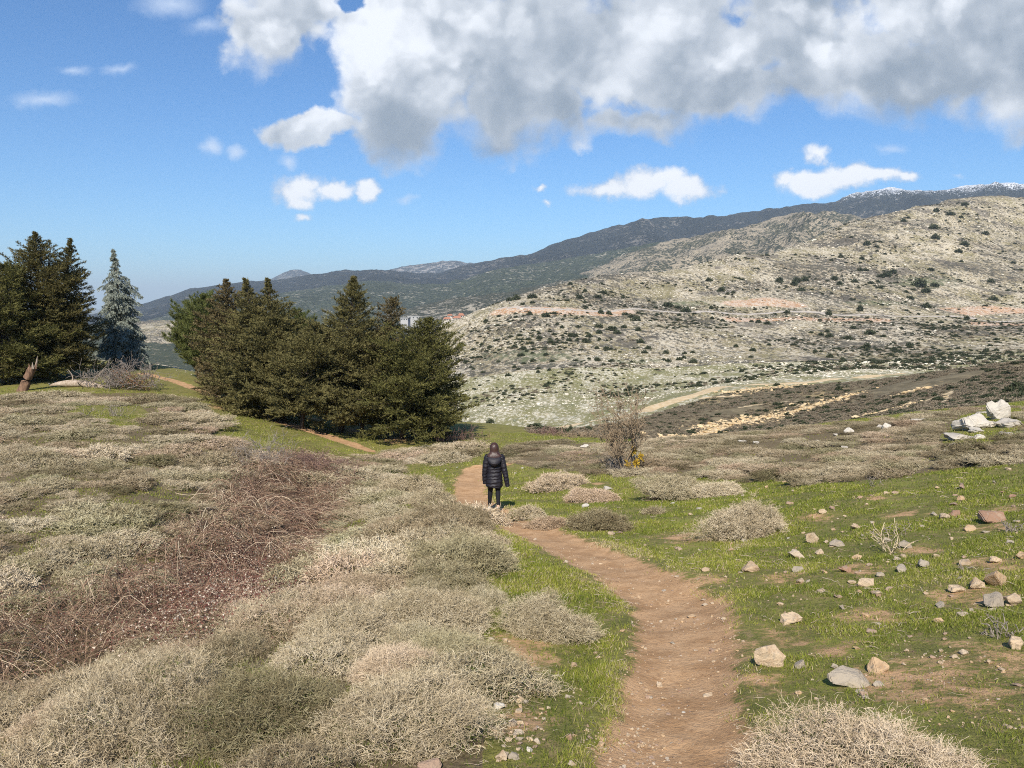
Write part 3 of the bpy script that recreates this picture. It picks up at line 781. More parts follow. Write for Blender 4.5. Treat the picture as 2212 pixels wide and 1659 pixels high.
def conifer(H, prof, seed, nb=190, habit='cypress', leaf=(0.13, 0.055), lean=(0, 0), clear=0.05, dens=1.0, tip=0.0):
    """crown and trunk meshes. prof: (relative height, radius in metres) rows"""
    rg = np.random.default_rng(seed)
    pt = np.array([p[0] for p in prof]); pr = np.array([p[1] for p in prof]); pr = pr * np.where(pt > .9, .80, np.where(pt > .8, 1.05, 1.0))
    tr_r = 0.022 * H
    zs = np.linspace(-0.4, 1.0, 16) * H
    wob = np.cumsum(rg.normal(size=(16, 2)) * 0.012 * H / 9, 0)
    tx = np.interp(np.clip(zs / H, 0, 1), [0, 1], [0, lean[0]]) + wob[:, 0] * np.clip(zs / H, 0, 1)
    ty = np.interp(np.clip(zs / H, 0, 1), [0, 1], [0, lean[1]]) + wob[:, 1] * np.clip(zs / H, 0, 1)
    trunk = np.c_[tx, ty, zs]
    paths = [(trunk, tr_r * np.clip(1.03 - zs / H, 0.03, 1.25) ** 0.8)]
    pos, dr, ln, wd, tint = [], [], [], [], []
    ts = clear + (1 - clear) * (np.arange(nb) + rg.random(nb)) / nb
    ts = ts ** 1.0
    lump = rg.random(8) * 6.28
    for k, t in enumerate(ts):
        az = k * 2.39996 + rg.normal() * 0.5
        R = np.interp(t, pt, pr)
        R *= 1 + 0.22 * math.sin(2 * az + lump[0] + 5 * t) + 0.16 * math.sin(3 * az + lump[1] - 9 * t)
        L = max(0.10, R * rg.uniform(0.66, 1.05))
        if rg.random() < 0.08: L *= 1.2
        h = t * H
        c0 = np.array([np.interp(h, zs, tx), np.interp(h, zs, ty), h])
        d = np.array([math.cos(az), math.sin(az), 0.0]); pp = np.array([-d[1], d[0], 0])
        if habit == 'cypress':
            a0 = 0.05 + 0.75 * t + rg.normal() * 0.12; cv = -0.18 + 0.28 * rg.random()
        elif habit == 'cedar':
            a0 = 0.30 + 0.25 * t + rg.normal() * 0.1; cv = -0.62
        else:
            a0 = 0.35 + 0.5 * t + rg.normal() * 0.15; cv = 0.1
        s = np.linspace(0, 1, 7)
        bp = c0 + d * (L * s)[:, None] + np.array([0, 0, 1]) * (L * (a0 * s + cv * s * s))[:, None] + pp * (0.10 * L * np.sin(s * 3 + k))[:, None]
        paths.append((bp, np.maximum(0.004, (0.006 + 0.010 * L) * (1.05 - s))))
        nbl = max(4, int(L / 0.105 * dens))
        sb = (np.arange(nbl) + rg.random(nbl)) / nbl; sb = 0.12 + 0.9 * sb
        o = np.stack([np.interp(sb, s, bp[:, i]) for i in range(3)], 1)
        side = np.where(np.arange(nbl) % 2 == 0, 1.0, -1.0)[:, None]
        tan = unit(bp[-1] - bp[0])
        bl = np.clip((0.18 + 0.50 * L * (1.05 - sb) ** 0.8) * rg.uniform(0.6, 1.1, nbl), 0.10, 0.85) * np.clip(L / 0.75, .32, 1)
        if habit == 'cypress':
            up = rg.normal(size=(nbl, 1)) * 0.28 + 0.14
        elif habit == 'cedar':
            up = rg.normal(size=(nbl, 1)) * 0.2 - 0.75
        else:
            up = rg.normal(size=(nbl, 1)) * 0.4 + 0.35
        bd = unit(tan * 0.75 + pp * side * rg.uniform(0.4, 1.0, (nbl, 1)) + np.array([[0, 0, 1.]]) * up)
        m = 7 if habit != 'pine' else 6
        st = (np.arange(m) + 0.5) / m
        q = o[:, None, :] + bd[:, None, :] * (bl[:, None] * st[None, :])[..., None]
        if habit == 'cedar': q[..., 2] -= 0.25 * (bl[:, None] * st ** 2)
        per = 3 if habit != 'pine' else 6
        q = np.repeat(q.reshape(-1, 3), per, 0); q = q + rg.normal(size=q.shape) * 0.025
        dd = np.repeat(np.repeat(bd, m, 0), per, 0)
        rnd = rg.normal(size=q.shape)
        if habit == 'cypress': dd = unit(dd + rnd * np.array([[.5, .5, .48]]) + np.array([[0, 0, 0.12]]))
        elif habit == 'cedar': dd = unit(dd * 0.8 + rnd * 0.45 + np.array([[0, 0, -0.25]]))
        else: dd = unit(dd * 0.9 + rnd * 0.55 + np.array([[0, 0, 0.35]]))
        n = len(q)
        pos.append(q); dr.append(dd); ln.append(leaf[0] * rg.uniform(0.7, 1.5, n) * (0.65 + .35 * (1 - t))); wd.append(leaf[1] * rg.uniform(0.7, 1.4, n) * (0.65 + .35 * (1 - t)))
        tint.append(np.clip(np.repeat(np.repeat(rg.random(nbl) * 0.5, m), per) + 0.25 * rg.random(n) + 0.25 * rg.random(), 0, 1))
    # leader shoots
    zt = np.linspace(0.86, 1.0, 16) * H
    q = np.repeat(np.c_[np.interp(zt, zs, tx), np.interp(zt, zs, ty), zt], 5, 0)
    dd = unit(rg.normal(size=q.shape) * .6 + np.array([[0, 0, 1.0 if habit != 'cedar' else 0.1]]))
    n = len(q)
    pos.append(q); dr.append(dd); ln.append(np.full(n, leaf[0])); wd.append(np.full(n, leaf[1])); tint.append(rg.random(n))
    pos = np.concatenate(pos); dr = np.concatenate(dr); ln = np.concatenate(ln); wd = np.concatenate(wd); tint = np.concatenate(tint)
    V, Fc = leaf_tris(pos, dr, ln, wd, rg)
    return (V, Fc, np.repeat(tint, 3)), tubes(paths, 5)


def make_tree(apex, base_px, Y, prof_px, label, seed, m, kind='cypress_tree', habit='cypress', nb=190, leaf=(0.13, 0.055), clear=0.05, dens=1.0, group=None, cat='tree', sink=0.0):
    """apex and trunk foot given as photo pixels at distance Y, profile in photo pixels"""
    s = Y / F_
    foot = at(base_px[0], base_px[1], Y)
    foot[2] = float(gz(foot[0], foot[1])) - sink
    top = at(apex[0], apex[1], Y)
    H = top[2] - foot[2]
    fat = 1.22 if group and 'grove' in group else 1.0
    prof = [(t, r * s * (1 + (fat - 1) * math.exp(-((t - .5) / .28) ** 2))) for t, r in prof_px]
    (V, Fc, ti), (tv, tf) = conifer(H, prof, seed, nb, habit, leaf, (top[0] - foot[0], 0), clear, dens)
    t = thing(kind, label, cat, tuple(foot), 0, group)
    link('crown', mesh_np('crown', V, Fc, [m], attrs={'tint': ti}), t)
    link('trunk', mesh_np('trunk', tv, tf, [m_bark], smooth=True), t)
    return t


def make_trees():
    g1 = 'conifers in the grove beside the far path'
    T = make_tree
    # grove in the middle
    T((440, 640), (455, 830), 57, [(0, 52), (.25, 66), (.5, 58), (.75, 40), (.9, 22), (1, 6)], 'soft green pine with loose tufts at the cedar end of the grove', 101, m_pine, 'pine_tree', 'pine', 150, (0.20, 0.035), .10, 1.0, g1)
    T((386, 682), (430, 832), 57.6, [(0, 20), (.4, 34), (.6, 30), (.85, 22), (1, 6)], 'smaller pine leaning out towards the blue cedar from behind the soft green pine', 102, m_pine, 'pine_tree', 'pine', 70, (0.20, 0.035), .15, 1.0, g1)
    T((490, 606), (512, 878), 49, [(0, 80), (.12, 98), (.3, 90), (.5, 62), (.7, 40), (.85, 22), (.95, 9), (1, 3)], 'dense olive cypress with a single slender spire beside the soft green pine', 103, m_cyp_b, nb=210, group=g1)
    T((526, 604), (572, 892), 47, [(0, 85), (.12, 100), (.3, 94), (.5, 72), (.7, 44), (.85, 17), (.95, 8), (1, 3)], 'tall olive cypress whose tip hooks sideways, paired with an equally tall spire', 104, m_cyp, nb=210, group=g1)
    T((578, 604), (612, 897), 46.4, [(0, 70), (.12, 92), (.3, 92), (.5, 74), (.7, 42), (.85, 18), (.95, 8), (1, 3)], 'tall cypress with a raked tip just before the dip in the grove skyline', 105, m_cyp, nb=210, group=g1)
    T((640, 672), (640, 880), 53, [(0, 40), (.3, 55), (.6, 44), (.85, 24), (1, 5)], 'bright green pine peeping over the dip in the grove skyline', 106, m_pine, 'pine_tree', 'pine', 110, (0.20, 0.035), .2, 1.0, g1)
    T((704, 680), (704, 890), 53, [(0, 45), (.4, 45), (.7, 30), (.88, 14), (1, 4)], 'pale blue grey cedar tip rising behind the dip in the grove', 107, m_cedar, 'cedar_tree', 'cedar', 120, (0.13, 0.05), .2, 1.0, g1)
    T((680, 700), (650, 915), 43.6, [(0, 80), (.08, 104), (.3, 105), (.5, 84), (.7, 58), (.85, 32), (1, 5)], 'low rounded cypress filling the front of the grove under the skyline dip', 108, m_cyp, nb=220, clear=.13, group=g1)
    T((764, 600), (736, 932), 45, [(0, 85), (.1, 112), (.3, 110), (.5, 86), (.62, 52), (.75, 40), (.86, 28), (.94, 14), (1, 3)], 'tallest cypress in the middle of the grove with a tiered open spire', 109, m_cyp, nb=240, clear=.12, group=g1)
    T((848, 647), (806, 938), 46, [(0, 80), (.1, 96), (.3, 92), (.5, 70), (.66, 36), (.78, 19), (.86, 26), (.95, 22), (1, 6)], 'brownish cypress with a thin bare neck and a tufted top', 110, m_cyp_b, nb=200, clear=.12, group=g1)
    T((928, 690), (866, 948), 43.5, [(0, 100), (.1, 126), (.25, 128), (.45, 104), (.62, 76), (.78, 46), (.9, 24), (1, 5)], 'broad green cypress at the end of the grove nearest the walker', 111, m_cyp_g, nb=260, clear=.07, group=g1)
    T((950, 800), (930, 950), 44.5, [(0, 48), (.3, 62), (.6, 50), (.85, 28), (1, 6)], 'low bushy cypress skirting the foot of the broad green cypress', 112, m_cyp_g, nb=110, clear=.0, group=g1)
    T((600, 690), (585, 890), 45.5, [(0, 70), (.15, 88), (.4, 84), (.7, 58), (.88, 30), (1, 5)], 'stout cypress with a rounded shoulder under the tall raked tip', 113, m_cyp, nb=190, group=g1)
    T((800, 720), (780, 930), 44, [(0, 70), (.12, 90), (.35, 90), (.6, 68), (.85, 34), (1, 5)], 'stout cypress in front of the brownish one with the bare neck', 114, m_cyp, nb=190, clear=.10, group=g1)
    # left group
    g2 = 'dark conifers left of the blue cedar'
    T((76, 504), (100, 838), 52, [(0, 80), (.1, 98), (.3, 96), (.5, 82), (.68, 66), (.8, 42), (.88, 24), (.95, 12), (1, 3)], 'tall dark brown green cypress with ragged shelves, highest of the left group', 120, m_cyp_d, nb=270, dens=1.1, group=g2)
    T((153, 518), (118, 838), 52.6, [(0, 70), (.1, 82), (.3, 76), (.5, 60), (.7, 42), (.82, 24), (.92, 10), (1, 3)], 'dark cypress spire leaning outward against the sky from the taller dark one', 121, m_cyp_d, nb=220, dens=1.1, group=g2)
    T((8, 574), (10, 845), 50, [(0, 90), (.1, 110), (.3, 112), (.5, 98), (.7, 76), (.85, 50), (1, 12)], 'rounded dark green cypress cut by the picture edge beside the tall ragged one', 122, m_cyp_g, nb=250, group=g2)
    T((-90, 590), (-100, 850), 51, [(0, 70), (.3, 100), (.6, 80), (.85, 40), (1, 8)], 'dark cypress standing beyond the picture edge behind the rounded one', 123, m_cyp_d, nb=140, group=g2)
    T((246, 540), (274, 803), 60, [(0, 34), (.06, 60), (.16, 66), (.3, 56), (.5, 42), (.66, 33), (.76, 22), (.83, 8), (.92, 7), (1, 2)], 'pale blue cedar with drooping branches standing alone on the grassy rise', 124, m_cedar, 'cedar_tree', 'cedar', 210, (0.17, 0.065), .07, 1.0)
    # young tree on the dark slope at right, and others far off are built with the hill bushes


# ------------------------------------------------------------------ bare, leafless growth
def bare_branches(rg, base, n_stems, height, spread, depth=4, r0=0.03, crook=0.25, kids=(3, 5), up=0.35):
    out = []

    def grow(p, d, L, r, lev):
        k = 6
        pts = [p]; dd = d.copy()
        for i in range(k - 1):
            dd = unit(dd + rg.normal(size=3) * crook * 0.5 + np.array([0, 0, 0.05]))
            pts.append(pts[-1] + dd * L / (k - 1))
        pts = np.array(pts)
        out.append((pts, np.linspace(r, r * 0.45, k)))
        if lev <= 0: return
        for c in range(rg.integers(kids[0], kids[1] + 1)):
            i = rg.integers(1, k)
            nd = unit(dd * 0.7 + rg.normal(size=3) * 0.75 + np.array([0, 0, up]))
            grow(pts[i], nd, L * rg.uniform(0.45, 0.75), r * 0.55, lev - 1)
    for s in range(n_stems):
        a = rg.random() * 6.28
        d = unit(np.array([math.cos(a) * spread, math.sin(a) * spread, 1.0]))
        grow(np.array(base) + np.array([math.cos(a), math.sin(a), 0]) * 0.05, d, height * rg.uniform(0.45, 0.7), r0 * rg.uniform(0.7, 1.1), depth)
    return out


m_twig_bark = bark_mat('bare_twig_bark', (0.20, 0.145, 0.092), (0.36, 0.275, 0.180), 30)
m_grey_twig = bark_mat('grey_twig_bark', (0.17, 0.14, 0.115), (0.31, 0.265, 0.225), 30)
m_red_twig = bark_mat('reddish_twig_bark', (0.130, 0.075, 0.062), (0.25, 0.165, 0.135), 20)
m_straw = bark_mat('dry_straw', (0.36, 0.28, 0.17), (0.56, 0.46, 0.32), 20)
m_dead = bark_mat('dead_wood', (0.26, 0.19, 0.13), (0.46, 0.38, 0.30), 12)


def make_bare():
    rg = np.random.default_rng(5)
    f = hit(1345, 1022, 18, 34); sc = f[1] / F_
    t = thing('bare_tree', 'leafless many-stemmed tree with yellow lichen, standing in the scrub right of the walker', 'tree', tuple(f))
    br = bare_branches(rg, (0, 0, -0.1), 7, 168 * sc, 0.50, 4, 0.045, 0.35, (3, 4), 0.45)
    v, q = tubes([(p, np.maximum(r, 0.0075)) for p, r in br], 4)
    link('branches', mesh_np('branches', v, q, [m_twig_bark], smooth=True), t)
    # low arching skirts and dead shoots at its foot
    br = bare_branches(rg, (0, 0, -0.05), 26, 55 * sc, 1.9, 2, 0.014, 0.5, (2, 4), 0.1)
    v, q = tubes([(p, np.maximum(r, 0.005)) for p, r in br], 3)
    link('dead_shoots', mesh_np('dead_shoots', v, q, [m_grey_twig]), t)
    m, nt, b = mat('yellow_lichen', (0.38, 0.25, 0.03))
    for c in ((0.62, -0.2, 0.66), (0.45, -0.25, 0.42), (0.36, -0.2, 0.9), (0.16, -0.25, 0.35)):
        n = 70
        pos = np.array(c) + unit(rg.normal(size=(n, 3))) * rg.uniform(.03, .20, (n, 1)) * np.array([.8, .6, 1.1])
        e2 = pos + rg.normal(size=(n, 3)) * .045
        V = np.concatenate([[c], np.stack([pos, e2], 1).reshape(-1, 3)])
        k = np.arange(n) * 2 + 1
        link('lichen', mesh_np('lichen', V, np.stack([np.zeros(n, int), k, k + 1], -1), [m]), t)

    def bush(px, py, y0, y1, wpx, hpx, label, m, n, seed, depth=2, r0=0.014, spread=1.0, name='bare_bush', group=None, rmin=0.004):
        rg = np.random.default_rng(seed)
        f = hit(px, py, y0, y1); sc = f[1] / F_
        t = thing(name, label, 'bush', tuple(f), 0, group)
        paths = []
        for k in range(n):
            o = np.array([rg.normal() * wpx * 0.22 * sc, rg.normal() * wpx * 0.18 * sc, -0.05])
            paths += bare_branches(rg, o, 1, hpx * sc * rg.uniform(.6, 1.1), spread, depth, r0, 0.5, (2, 4), 0.15)
        if n <= 60:                                       # few enough to count: a part for each stem
            v = None
            i0 = [i for i, (p, r) in enumerate(paths) if r[0] > r0 * 0.65] + [len(paths)]
            for a_, b_ in zip(i0[:-1], i0[1:]):
                v, q = tubes([(p, np.maximum(r, rmin)) for p, r in paths[a_:b_]], 3)
                link('stem', mesh_np('stem', v, q, [m]), t)
        else:
            v, q = tubes([(p, np.maximum(r, rmin)) for p, r in paths], 3)
            link('stems', mesh_np('stems', v, q, [m]), t)
        return t
    bush(985, 952, 36, 50, 110, 46, 'reddish leafless bramble bush at the foot of the broad green cypress', m_red_twig, 46, 21, 2, .014, 1.2, rmin=.007)
    bush(560, 1020, 20, 36, 130, 105, 'tall pale leafless shrub rising from the bramble hollow left of the walker', m_grey_twig, 20, 22, 3, .016, .6, rmin=.005)
    bush(660, 1020, 20, 36, 150, 70, 'reddish leafless shrub beside the tall pale one in the bramble hollow', m_red_twig, 34, 23, 3, .014, .9, rmin=.005)
    bush(500, 1000, 22, 38, 80, 66, 'thin leafless shrub behind the tall pale one in the bramble hollow', m_twig_bark, 18, 24, 3, .014, .6, rmin=.005)
    bush(735, 905, 36, 50, 90, 36, 'bare whitish saplings under the shade of the grove', m_grey_twig, 9, 25, 2, .012, .3, 'bare_sapling', rmin=.008)
    bush(255, 900, 30, 46, 60, 46, 'cluster of dry upright stalks at the edge of the small green patch below the log', m_grey_twig, 26, 26, 1, .010, .25, 'dry_stalks', rmin=.006)
    bush(185, 905, 30, 46, 16, 42, 'pair of pale thistle stalks standing on the small green patch below the log', m_grey_twig, 3, 27, 1, .014, .2, 'dry_stalks', rmin=.010)
    bush(1180, 938, 40, 70, 90, 24, 'low brown leafless thicket at the edge of the far green patch', m_red_twig, 46, 28, 2, .014, 1.2, rmin=.008)
    bush(1250, 945, 40, 70, 130, 26, 'dark brown leafless thicket behind the scrub, left of the bare tree', m_twig_bark, 56, 29, 2, .014, 1.2, rmin=.008)
    # dry weeds among the stones
    for px, py, w, h, n, lab, sd in ((1930, 1192, 34, 92, 9, 'big dry weed with long straw stalks spread among the stones', 31), (1955, 1150, 130, 34, 29, 'flattened tangle of dead weed stems behind the straw stalks', 32),
                                     (2170, 1372, 40, 74, 12, 'grey dead weed leaning over the tan stone at the picture edge', 33), (1890, 1050, 26, 50, 5, 'small dry weed in front of the far scrub band', 34),
                                     (2185, 1150, 40, 58, 8, 'dry weed near the reddish flat stones at the picture edge', 35), (2110, 1230, 40, 40, 6, 'pale bent weed stems behind the largest tan block', 36),
                                     (1625, 1075, 40, 40, 6, 'thin straw stems behind the round shrub right of the path', 37), (1420, 1106, 30, 24, 8, 'low dry weed standing between two shrubs right of the walker', 38)):
        bush(px, py, 3, 30, w, h, lab, m_straw if sd in (31, 37) else m_grey_twig, n, sd, 1, .006, .75 if sd != 32 else 2.5, 'dry_weed', rmin=.0042)
# ------------------------------------------------------------------ thorny scrub
def loc_mat(name, ramp, nscale, extra=0.25, rough=0.85, attr=None, tw=0.55, hue=False):
    """colour wanders with the place the plant stands on and from plant to plant"""
    m, nt, b = mat(name, ramp[0], rough, 0.15)
    oi = node(nt, 'ShaderNodeObjectInfo')
    n = NOISE(nt, oi.outputs['Location'], nscale, 3, 0.6)
    f = M(nt, 'ADD', M(nt, 'MULTIPLY_ADD', n, 2.2, -0.6), M(nt, 'MULTIPLY_ADD', oi.outputs['Random'], extra, -extra / 2))
    if attr:
        f = M(nt, 'ADD', f, M(nt, 'MULTIPLY_ADD', ATT(nt, attr), tw, -tw / 2))
    r = node(nt, 'ShaderNodeValToRGB', {0: f}); el = r.color_ramp.elements
    while len(el) < len(ramp): el.new(0.5)
    for i, c in enumerate(ramp):
        el[i].position = i / (len(ramp) - 1); el[i].color = (*c, 1)
    c = r.outputs[0]
    if hue:                                               # species and age: greyer green, straw or pinkish plants
        n2 = NOISE(nt, oi.outputs['Location'], 0.75, 2, 0.5)
        h = M(nt, 'ADD', M(nt, 'MULTIPLY_ADD', n2, 2.4, -0.7), M(nt, 'MULTIPLY_ADD', oi.outputs['Random'], 0.5, -0.25), clamp=True)
        hr = node(nt, 'ShaderNodeValToRGB', {0: h}); e2 = hr.color_ramp.elements; e2.new(.35); e2.new(.7)
        for i, q in enumerate(((0.76, 0.79, 0.62), (0.88, 0.86, 0.76), (1.0, 0.95, 0.86), (0.98, 0.85, 0.79))):
            e2[i].color = (*q, 1)
        c = MIX(nt, 1.0, c, hr.outputs[0], 'MULTIPLY')
    nt.links.new(c, b.inputs['Base Color'])
    return m


m_twig = loc_mat('thorn_twigs', [(0.18, 0.138, 0.088), (0.36, 0.300, 0.205), (0.52, 0.445, 0.325), (0.66, 0.585, 0.46)], 0.33, 0.30, attr='tint', tw=1.0, hue=True)
m_twig_grey = loc_mat('grey_thorn_twigs', [(0.15, 0.118, 0.074), (0.29, 0.238, 0.160), (0.43, 0.365, 0.260), (0.57, 0.50, 0.375)], 0.33, 0.30, attr='tint', tw=1.0, hue=True)
m_thleaf = loc_mat('thorn_leaves', [(0.045, 0.060, 0.016), (0.090, 0.100, 0.028), (0.150, 0.145, 0.050), (0.150, 0.115, 0.055)], 0.25, 0.7, attr='tint', tw=0.6)
m_stem = bark_mat('thorn_stems', (0.07, 0.05, 0.035), (0.16, 0.115, 0.08), 40)


def shrub_parts(seed, n_tw, seg, thick, n_leaf, n_stem, lump=0.25, flat=0.62, leaf=0.016, k=5):
    """dome of zigzag forked twigs, unit half width 0.5"""
    rg = np.random.default_rng(seed)
    nc_ = max(12, n_tw // 13); ci = rg.integers(0, nc_, n_tw)
    az = (rg.random(nc_) * 2 * PI)[ci] + rg.normal(size=n_tw) * 0.075; el = np.clip(np.arcsin(rg.random(nc_) ** 0.85)[ci] + rg.normal(size=n_tw) * 0.06, 0, 1.57)
    cr = (rg.random(nc_) ** 1.8)[ci]; ct = rg.random(nc_)[ci]
    d = np.c_[np.cos(az) * np.cos(el), np.sin(az) * np.cos(el), np.sin(el)]
    ph = rg.random(6) * 6.28

    bd = unit(rg.normal(size=(9, 3)) + np.array([0, 0, .35])); ba = rg.uniform(-.9, 1.15, 9)

    def lumpf(az, el):
        q = np.c_[np.cos(az) * np.cos(el), np.sin(az) * np.cos(el), np.sin(el)]
        e = np.exp((q @ bd.T - 1) * 9.0) @ ba
        return 0.92 + lump * (e + 0.35 * np.sin(2 * az + ph[0]) * np.cos(el) + 0.25 * np.sin(5 * az + ph[2]) * np.cos(3 * el + ph[3]))
    r = 0.5 * lumpf(az, el) * (1 - 0.38 * cr - 0.16 * rg.random(n_tw))
    p = d * r[:, None] * np.array([1, 1, flat * 1.15])
    pts = [p]; cur = unit(d * 0.5 + rg.normal(size=d.shape) * 0.8 + np.array([0, 0, 0.15]))
    for i in range(k - 1):
        pts.append(pts[-1] + cur * seg * rg.uniform(0.6, 1.2, (n_tw, 1)))
        cur = unit(cur * 0.65 + rg.normal(size=d.shape) * 0.75 + d * 0.18)
    PP = np.stack(pts, 1)
    # forks
    fk = []
    for i in (1, 2, 3):
        if i < k:
            c = unit(rg.normal(size=d.shape) + d * 0.6)
            fk.append(np.stack([PP[:, i], PP[:, i] + c * seg * rg.uniform(0.5, 1.0, (n_tw, 1))], 1))
    FK = np.concatenate(fk, 0)
    V1, F1 = ribbons(PP, np.broadcast_to(np.linspace(thick, thick * 0.6, k), (n_tw, k)), rg)
    V2, F2 = ribbons(FK, np.full(len(FK), thick * 0.75), rg)
    tv = np.concatenate([V1, V2]); tf = np.concatenate([F1, F2 + len(V1)])
    tw_ = np.clip(0.45 * rg.random(n_tw) + 0.55 * ct, 0, 1)
    tt = np.concatenate([np.repeat(tw_, k * 2), np.repeat(np.tile(tw_, 3), 4)])
    # leaves deeper inside
    az = rg.random(n_leaf) * 2 * PI; el = np.arcsin(rg.random(n_leaf))
    d2 = np.c_[np.cos(az) * np.cos(el), np.sin(az) * np.cos(el), np.sin(el)]
    r2 = 0.5 * lumpf(az, el) * (0.42 + 0.46 * rg.random(n_leaf))
    q = d2 * r2[:, None] * np.array([1, 1, flat * 1.15])
    lv, lf = leaf_tris(q, unit(d2 * 0.6 + rg.normal(size=q.shape) * 0.6), leaf * rg.uniform(.7, 1.5, n_leaf), leaf * 0.8 * rg.uniform(.7, 1.4, n_leaf), rg)
    lt = np.repeat(rg.random(n_leaf), 3)
    az = rg.random(n_stem) * 2 * PI; el = np.arcsin(rg.random(n_stem) * 0.95)
    d3 = np.c_[np.cos(az) * np.cos(el), np.sin(az) * np.cos(el), np.sin(el)]
    s = np.linspace(0, 1, 4)[None, :, None]
    SP = d3[:, None, :] * s * 0.42 * np.array([1, 1, flat * 1.15]) + rg.normal(size=(n_stem, 4, 3)) * 0.02 * s - np.array([0, 0, 0.06])
    sv, sf = ribbons(SP, np.full(n_stem, thick * 1.8), rg)
    return (tv, tf, tt), (lv, lf, lt), (sv, sf)


def shrub_thing(seed, label, loc, sc, rz=0.0, group=None, n_tw=2600, seg=0.045, thick=0.006, n_leaf=2600, **kw):
    (tv, tf, tt), (lv, lf, lt), (sv, sf) = shrub_parts(seed, n_tw, seg, thick, n_leaf, 220, **kw)
    t = thing('thorny_shrub', label, 'shrub', loc, rz, group, sc)
    link('twigs', mesh_np('twigs', tv, tf, [m_twig], attrs={'tint': tt}), t)
    link('leaves', mesh_np('leaves', lv, lf, [m_thleaf], attrs={'tint': lt}), t)
    link('stems', mesh_np('stems', sv, sf, [m_stem]), t)
    return t


def shrub_single(name, seed, n_tw, seg, thick, n_leaf, tm=None, **kw):
    (tv, tf, tt), (lv, lf, lt), (sv, sf) = shrub_parts(seed, n_tw, seg, thick, n_leaf, 60, **kw)
    V = np.concatenate([tv, lv, sv]); n1, n2 = len(tv), len(tv) + len(lv)
    fm = np.concatenate([np.zeros(len(tf)), np.full(len(sf), 2), np.ones(len(lf))])
    return mesh_np(name, V, [tf, sf + n2, lf + n1], [tm or m_twig, m_thleaf, m_stem], fm=fm, attrs={'tint': np.concatenate([tt, lt, np.zeros(len(sv))])})


def scatter_stuff(name, pts, rots, scales, idx, meshes, label=None):
    """one object whose points carry copies of a few template meshes (geometry nodes)"""
    me = bpy.data.meshes.new(name)
    me.vertices.add(len(pts)); me.vertices.foreach_set('co', np.asarray(pts, np.float32).ravel())
    for nm, typ, v in (('rot', 'FLOAT_VECTOR', rots), ('scl', 'FLOAT_VECTOR', scales), ('pick', 'INT', idx)):
        a = me.attributes.new(nm, typ, 'POINT')
        if typ == 'FLOAT_VECTOR': a.data.foreach_set('vector', np.asarray(v, np.float32).ravel())
        else: a.data.foreach_set('value', np.asarray(v, np.int32))
    o = link(name, me)
    col = bpy.data.collections.new(name + '_kinds')
    for i, m in enumerate(meshes):
        col.objects.link(bpy.data.objects.new('%s_kind_%02d' % (name, i), m))
    ng = bpy.data.node_groups.new(name, 'GeometryNodeTree')
    ng.interface.new_socket('Geometry', in_out='INPUT', socket_type='NodeSocketGeometry')
    ng.interface.new_socket('Geometry', in_out='OUTPUT', socket_type='NodeSocketGeometry')
    gi = ng.nodes.new('NodeGroupInput'); go = ng.nodes.new('NodeGroupOutput')
    ci = ng.nodes.new('GeometryNodeCollectionInfo'); ci.inputs['Collection'].default_value = col
    ci.inputs['Separate Children'].default_value = True; ci.inputs['Reset Children'].default_value = True
    iop = ng.nodes.new('GeometryNodeInstanceOnPoints'); iop.inputs['Pick Instance'].default_value = True

    def na(nm, typ):
        n = ng.nodes.new('GeometryNodeInputNamedAttribute'); n.data_type = typ; n.inputs[0].default_value = nm
        return next(s for s in n.outputs if s.enabled)
    L = ng.links.new
    L(gi.outputs[0], iop.inputs['Points']); L(ci.outputs[0], iop.inputs['Instance'])
    L(na('pick', 'INT'), iop.inputs['Instance Index']); L(na('scl', 'FLOAT_VECTOR'), iop.inputs['Scale'])
    er = ng.nodes.new('FunctionNodeEulerToRotation'); L(na('rot', 'FLOAT_VECTOR'), er.inputs[0]); L(er.outputs[0], iop.inputs['Rotation'])
    L(iop.outputs[0], go.inputs[0])
    md = o.modifiers.new('scatter', 'NODES'); md.node_group = ng
    tag(o, kind='stuff')
    return o


# outlines of the scrub, drawn over the photograph and laid on the ground
SCRUB_L = [(-900, 852), (100, 858), (200, 850), (330, 848), (400, 868), (430, 905), (470, 945), (530, 985), (640, 1000), (760, 990), (870, 970), (1000, 958), (1020, 985), (985, 998), (850, 1006), (850, 1040), (900, 1075), (960, 1105), (1040, 1160),
           (1060, 1190), (1010, 1240), (960, 1275), (1040, 1310), (1050, 1390), (1020, 1430), (1030, 1500), (1050, 1560), (1040, 1700), (1020, 1800), (-900, 1800)]
SCRUB_R = [(1070, 998), (1120, 968), (1190, 953), (1300, 963), (1500, 947), (1700, 932), (1900, 910), (2050, 888), (2280, 874), (2900, 850), (2900, 985), (2280, 1000), (2060, 1012), (1900, 1036), (1750, 1046), (1600, 1034), (1450, 1030), (1300, 1024), (1180, 1012)]
BRAMBLE = [(590, 995), (650, 985), (770, 1010), (735, 1080), (690, 1150), (640, 1250), (580, 1370), (450, 1420), (260, 1425), (120, 1470), (-500, 1700), (-500, 1470), (-60, 1370), (120, 1325), (280, 1265), (400, 1190), (470, 1100), (520, 1040)]
BOULDER_GAP = [(2030, 945), (2075, 900), (2130, 880), (2230, 880), (2235, 945), (2150, 960), (2050, 972)]
GREEN_GAPS = [[(120, 876), (300, 876), (335, 902), (235, 935), (180, 908)], BOULDER_GAP, [(560, 955), (700, 940), (720, 975), (620, 985)], [(1205, 1320), (1300, 1290), (1100, 1190), (1040, 1260)]]


